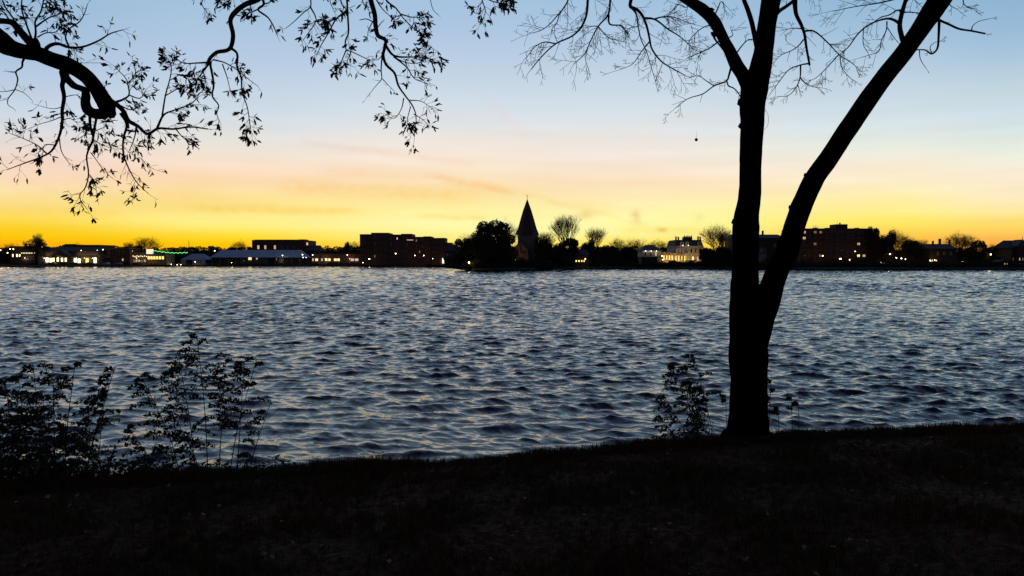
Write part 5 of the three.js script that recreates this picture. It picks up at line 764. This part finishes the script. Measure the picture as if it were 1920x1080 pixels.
// --- lamps along the water
const LAMPS = [
  [2, 469, 448, 'lamp at the very end of the shore by the market shops', {}], [20, 467, 455, 'one of two close lamps over the dark shop row, the outer', {}], [26, 467, 455, 'one of two close lamps over the dark shop row, the inner', {}], [15, 474, 446, 'low lamp in front of the dark shop row', {}], [53.5, 459.5, 470, 'bright tall white lamp above the shop row roof', { r: .3, power: 30, m: G.bulbWhite }], [80, 463.5, 455, 'tall lamp just beside the market tree', {}], [153, 469.6, 460, 'lamp before the grey warehouse wall', { r: .16, power: 8 }], [194, 468, 465, 'lamp at the corner bay of the brick store', {}], [183, 469, 462, 'thin pale lamp between warehouse and brick store', { r: .12, power: 5 }],
  [403, 470, 480, 'lamp at the near end of the long shed roof', { r: .28 }], [366, 491, 482, 'low lamp in front of the small marquee tent', { r: .2 }], [434.5, 492.4, 484, 'low lamp at the water before the long shed', { r: .2 }], [567.5, 477.4, 488, 'highest lamp of the cluster at the far end of the long shed', { r: .28 }], [568.6, 482.6, 486, 'lower white lamp of the cluster at the end of the long shed', { r: .22, m: G.bulbWhite, color: 0xf0f4ff }], [574.2, 482.8, 486, 'violet tinted lamp of the cluster at the end of the long shed', { r: .24, m: G.purple, color: 0xb0a0ff }], [586.6, 478, 488, 'lamp above the first windows of the cafe', {}],
  [651.4, 478, 488, 'lamp above the dark middle of the cafe', {}], [692.6, 485.6, 476, 'large bright lamp at the corner of the apartment block', { r: .36, power: 34 }], [680.6, 492.4, 474, 'low small lamp at the water by the apartment corner', { r: .2, power: 8 }], [742, 475.4, 472, 'tall lamp before the middle of the apartment block', { r: .26 }], [777.8, 478.8, 470, 'first of two even lamps before the apartment block', { r: .24 }], [794.6, 479, 470, 'second of two even lamps before the apartment block, nearer the church', { r: .24 }], [811.4, 485, 468, 'small lamp low down near the lit apartment entrances', { r: .15, power: 7 }], [848, 478.8, 468, 'lamp over the outer lit apartment entrance', { r: .18, power: 9 }],
  [879.4, 492, 254, 'bright lamp at the tip of the church point', { r: .24, power: 26 }], [1097.4, 485.4, 303, 'lamp at the corner of the small house with yellow windows', { r: .16, power: 8 }], [1144, 468.6, 330, 'faint high lamp amid the dark trees before the carriage house', { r: .09, power: 2 }], [1241, 480, 318, 'lamp at the corner between carriage house and mansion', { r: .16, power: 8 }], [1340, 477.6, 318, 'faint lamp in the dark trees beyond the mansion', { r: .1, power: 3 }],
  [1542.2, 479.8, 284, 'yellow lamp before the first third of the condominium', { r: .2, power: 14, m: G.bulbOrange, color: 0xffc070 }], [1575, 485.6, 280, 'brightest white lamp before the condominium', { r: .3, power: 36 }], [1592.6, 487.4, 280, 'orange lamp next to the brightest condominium lamp', { r: .26, power: 24, m: G.bulbOrange, color: 0xffa848 }], [1602.8, 471.4, 286, 'high small lamp on the condominium front', { r: .14, power: 6 }], [1650.6, 492.4, 275, 'low white lamp just past the condominium', { r: .22, power: 14, m: G.bulbWhite }], [1668, 476.4, 286, 'high lamp in the trees past the condominium', { r: .18, power: 10 }],
  [1680.2, 483.4, 282, 'first of three lamps over the shore garden', { r: .17, power: 8 }], [1689.6, 484.4, 282, 'middle of three lamps over the shore garden', { r: .17, power: 8 }], [1697.2, 486, 282, 'last of three lamps over the shore garden', { r: .13, power: 6 }], [1687.6, 495.4, 276, 'lowest lamp of the shore garden at the water', { r: .17, power: 8 }], [1804.4, 491, 280, 'faint low lamp beyond the chimney house', { r: .1, power: 3 }], [1857, 477, 284, 'single lamp amid the dark trees before the gabled house', { r: .22, power: 12 }],
];
for (const [x, y, d, label, o] of LAMPS) streetLamp(x, y, d, label, o);
// --- trees told apart on the far shore
const TREES = [
  ['leafy', 68, 446, 452, 38, 'small russet crowned tree standing alone before the market hall', 3], ['bare', 71, 434, 456, 18, 'thin bare tree sticking up behind the russet market tree', 2], ['bare', 22, 453, 500, 26, 'low bare tree above the dark shop row', 1], ['bare', 148, 451, 520, 30, 'wispy bare tree behind the grey warehouse', 3], ['bare', 240, 453, 530, 26, 'small bare tree between brick store and restaurant roofs', 0], ['bare', 274, 440.5, 515, 48, 'broad round bare tree behind the restaurant', 1], ['cone', 355, 449, 540, 7, 'single narrow conifer behind the marquee tent', 0], ['bare', 450, 446, 560, 32, 'faint bare tree beside the flat roofed hall', 3], ['leafy', 651, 452, 530, 12, 'small rounded tree touching the pale bare tree by the apartments', 2], ['bare', 663, 449, 530, 26, 'pale bare tree just before the apartment block', 1],
  ['leafy', 875, 444, 268, 50, 'reddish tree at the tip of the church point', 1], ['bare', 886, 434, 300, 50, 'bare twiggy tree behind the reddish tree on the church point', 1], ['leafy', 927, 410, 266, 88, 'big dense dark tree in front of the church', 1], ['bare', 945, 405, 285, 60, 'tall bare tree behind the big dark church tree', 3], ['leafy', 904, 432, 262, 62, 'dark round tree low before the big church tree', 0], ['leafy', 946, 436, 260, 28, 'dark tree close against the church front', 1], ['bare', 1022, 432, 290, 42, 'small orange lit bare tree beside the spire', 0], ['leafy', 1020, 444, 270, 44, 'dark tree covering the church nave', 2], ['leafy', 1040, 455, 268, 52, 'low dark tree beyond the nave', 0], ['bare', 1062, 399, 312, 56, 'tallest bare tree with an open golden crown beyond the church', 0], ['leafy', 1066, 444, 306, 48, 'dark tree at the foot of the tall golden bare tree', 1], ['leafy', 1100, 447, 318, 36, 'dark tree between two golden bare trees', 0], ['bare', 1118, 423, 330, 38, 'upright fan shaped bare tree, second beyond the church', 2], ['leafy', 1136, 458, 320, 40, 'low spreading dark tree beneath the fan shaped bare tree', 1], ['bare', 1158, 439, 330, 32, 'thin irregular bare tree with dark clumps', 3], ['leafy', 1176, 461, 318, 36, 'dark bushy tree before the carriage house', 2], ['bare', 1192, 444, 350, 40, 'low rounded bare tree behind the carriage house', 1], ['bare', 1234, 444, 360, 46, 'wide faint bare tree between carriage house and mansion', 3], ['bare', 1344, 416, 345, 52, 'tall bare tree beyond the mansion', 1], ['bare', 1356, 428, 340, 34, 'bare tree leaning against the tall one beyond the mansion', 2],
  ['leafy', 1330, 464, 306, 44, 'dark hedge like tree covering the mansion corner', 1], ['leafy', 1360, 458, 306, 40, 'dark tree beside the forked trunk beyond the mansion', 0], ['leafy', 1295, 487, 310, 16, 'small clipped shrub tree before the mansion steps', 2], ['bare', 1529, 419, 330, 12, 'tiny bare tree top rising behind the condominium roof', 2], ['leafy', 1640, 423, 290, 30, 'tall dark pine like tree at the condominium end', 2], ['leafy', 1662, 430, 288, 40, 'dark ragged tree past the condominium', 0], ['bare', 1676, 425, 310, 36, 'round bare tree behind the ragged dark tree', 1], ['bare', 1698, 434, 300, 46, 'dense twiggy tree before the shore garden', 3], ['leafy', 1702, 448, 290, 44, 'dark bushy tree below the dense twiggy tree', 1], ['bare', 1728, 447, 310, 36, 'low bare tree next to the chimney house', 0], ['bare', 1797, 428, 300, 54, 'wide bare tree with two trunks beyond the chimney house', 3], ['bare', 1806, 438, 296, 40, 'lower companion of the wide bare tree', 1], ['leafy', 1834, 448, 288, 34, 'flat topped dark pine beyond the wide bare tree', 1], ['leafy', 1818, 459, 284, 34, 'dark tree under the flat topped pine', 0], ['leafy', 1866, 460, 290, 46, 'low broad dark tree before the gabled house', 1], ['bare', 1872, 452, 310, 34, 'faint bare tree just before the gabled house', 1], ['cone', 1893, 453, 300, 9, 'narrow conifer touching the gabled house', 1],
];
TREES.forEach(([kind, px, top, d, wide, label, seed], i) => farTree(kind, px, top, d, wide, label, seed, 'trees on the far shore'));
// --- cars parked before the market
{
  const shape = new THREE.Shape(); shape.moveTo(-2.1, .3); shape.lineTo(2.1, .3); shape.lineTo(2.15, .75); shape.lineTo(1.9, .92); shape.lineTo(1.0, 1.0); shape.lineTo(.45, 1.42); shape.lineTo(-1.0, 1.45); shape.lineTo(-1.7, 1.02); shape.lineTo(-2.12, .95); shape.closePath();
  const bodyG = new THREE.ExtrudeGeometry(shape, { depth: 1.6, bevelEnabled: true, bevelSize: .06, bevelThickness: .08, bevelSegments: 2 }); bodyG.translate(0, 0, -.8);
  const ws = new THREE.Shape(); ws.moveTo(-1.5, 1.02); ws.lineTo(.85, 1.02); ws.lineTo(.4, 1.36); ws.lineTo(-.95, 1.38); ws.closePath(); const winG = new THREE.ExtrudeGeometry(ws, { depth: 1.8, bevelEnabled: false }); winG.translate(0, 0, -.9);
  const wheelG = new THREE.CylinderGeometry(.33, .33, .22, 16); wheelG.rotateX(Math.PI / 2);
  const paint = [mat(.03, .03, .035, .35), mat(.25, .26, .27, .35), mat(.12, .02, .02, .35), mat(.5, .5, .5, .35)];
  [[100, 458, 0, 0, 'dark car parked before the gabled pavilion'], [82, 456, 1, .4, 'grey car parked under the russet market tree'], [140, 458, 2, -.2, 'red car parked before the market colonnade'], [166, 460, 0, 3.1, 'black car parked at the end of the colonnade by the warehouse'], [200, 466, 3, 2.8, 'pale car with lit headlamps before the brick store'], [222, 468, 1, 3.0, 'grey car with lit headlamps next to the pale car'], [300, 482, 0, .2, 'dark car before the yellow lit restaurant'], [606, 490, 1, 0, 'grey car before the cafe windows'], [632, 490, 0, .1, 'black car before the cafe windows'], [664, 488, 0, .1, 'dark car before the pink lit cafe end']].forEach(([px, d, c, turn, label]) => {
    const o = thing('parked_car', label, 'car', [wx(px, d), FAR - .02, -d], 'cars parked along the far shore'); o.rotation.y = turn;
    mesh('body', bodyG, paint[c], o); mesh('window', winG, B.glass, o); for (const [x, z] of [[-1.3, .8], [1.3, .8], [-1.3, -.8], [1.3, -.8]]) { const w = mesh('wheel', wheelG, B.iron, o); w.position.set(x, .33, z); }
    for (const z of [-.55, .55]) { const h = mesh('headlight', globe, /lit/.test(label) && /headlamps/.test(label) ? G.bulb : B.glass, o); h.scale.set(.08, .1, .14); h.position.set(2.18, .68, z); }
  });
}
console.log('lights', lights.length);

renderer.render(scene, camera);
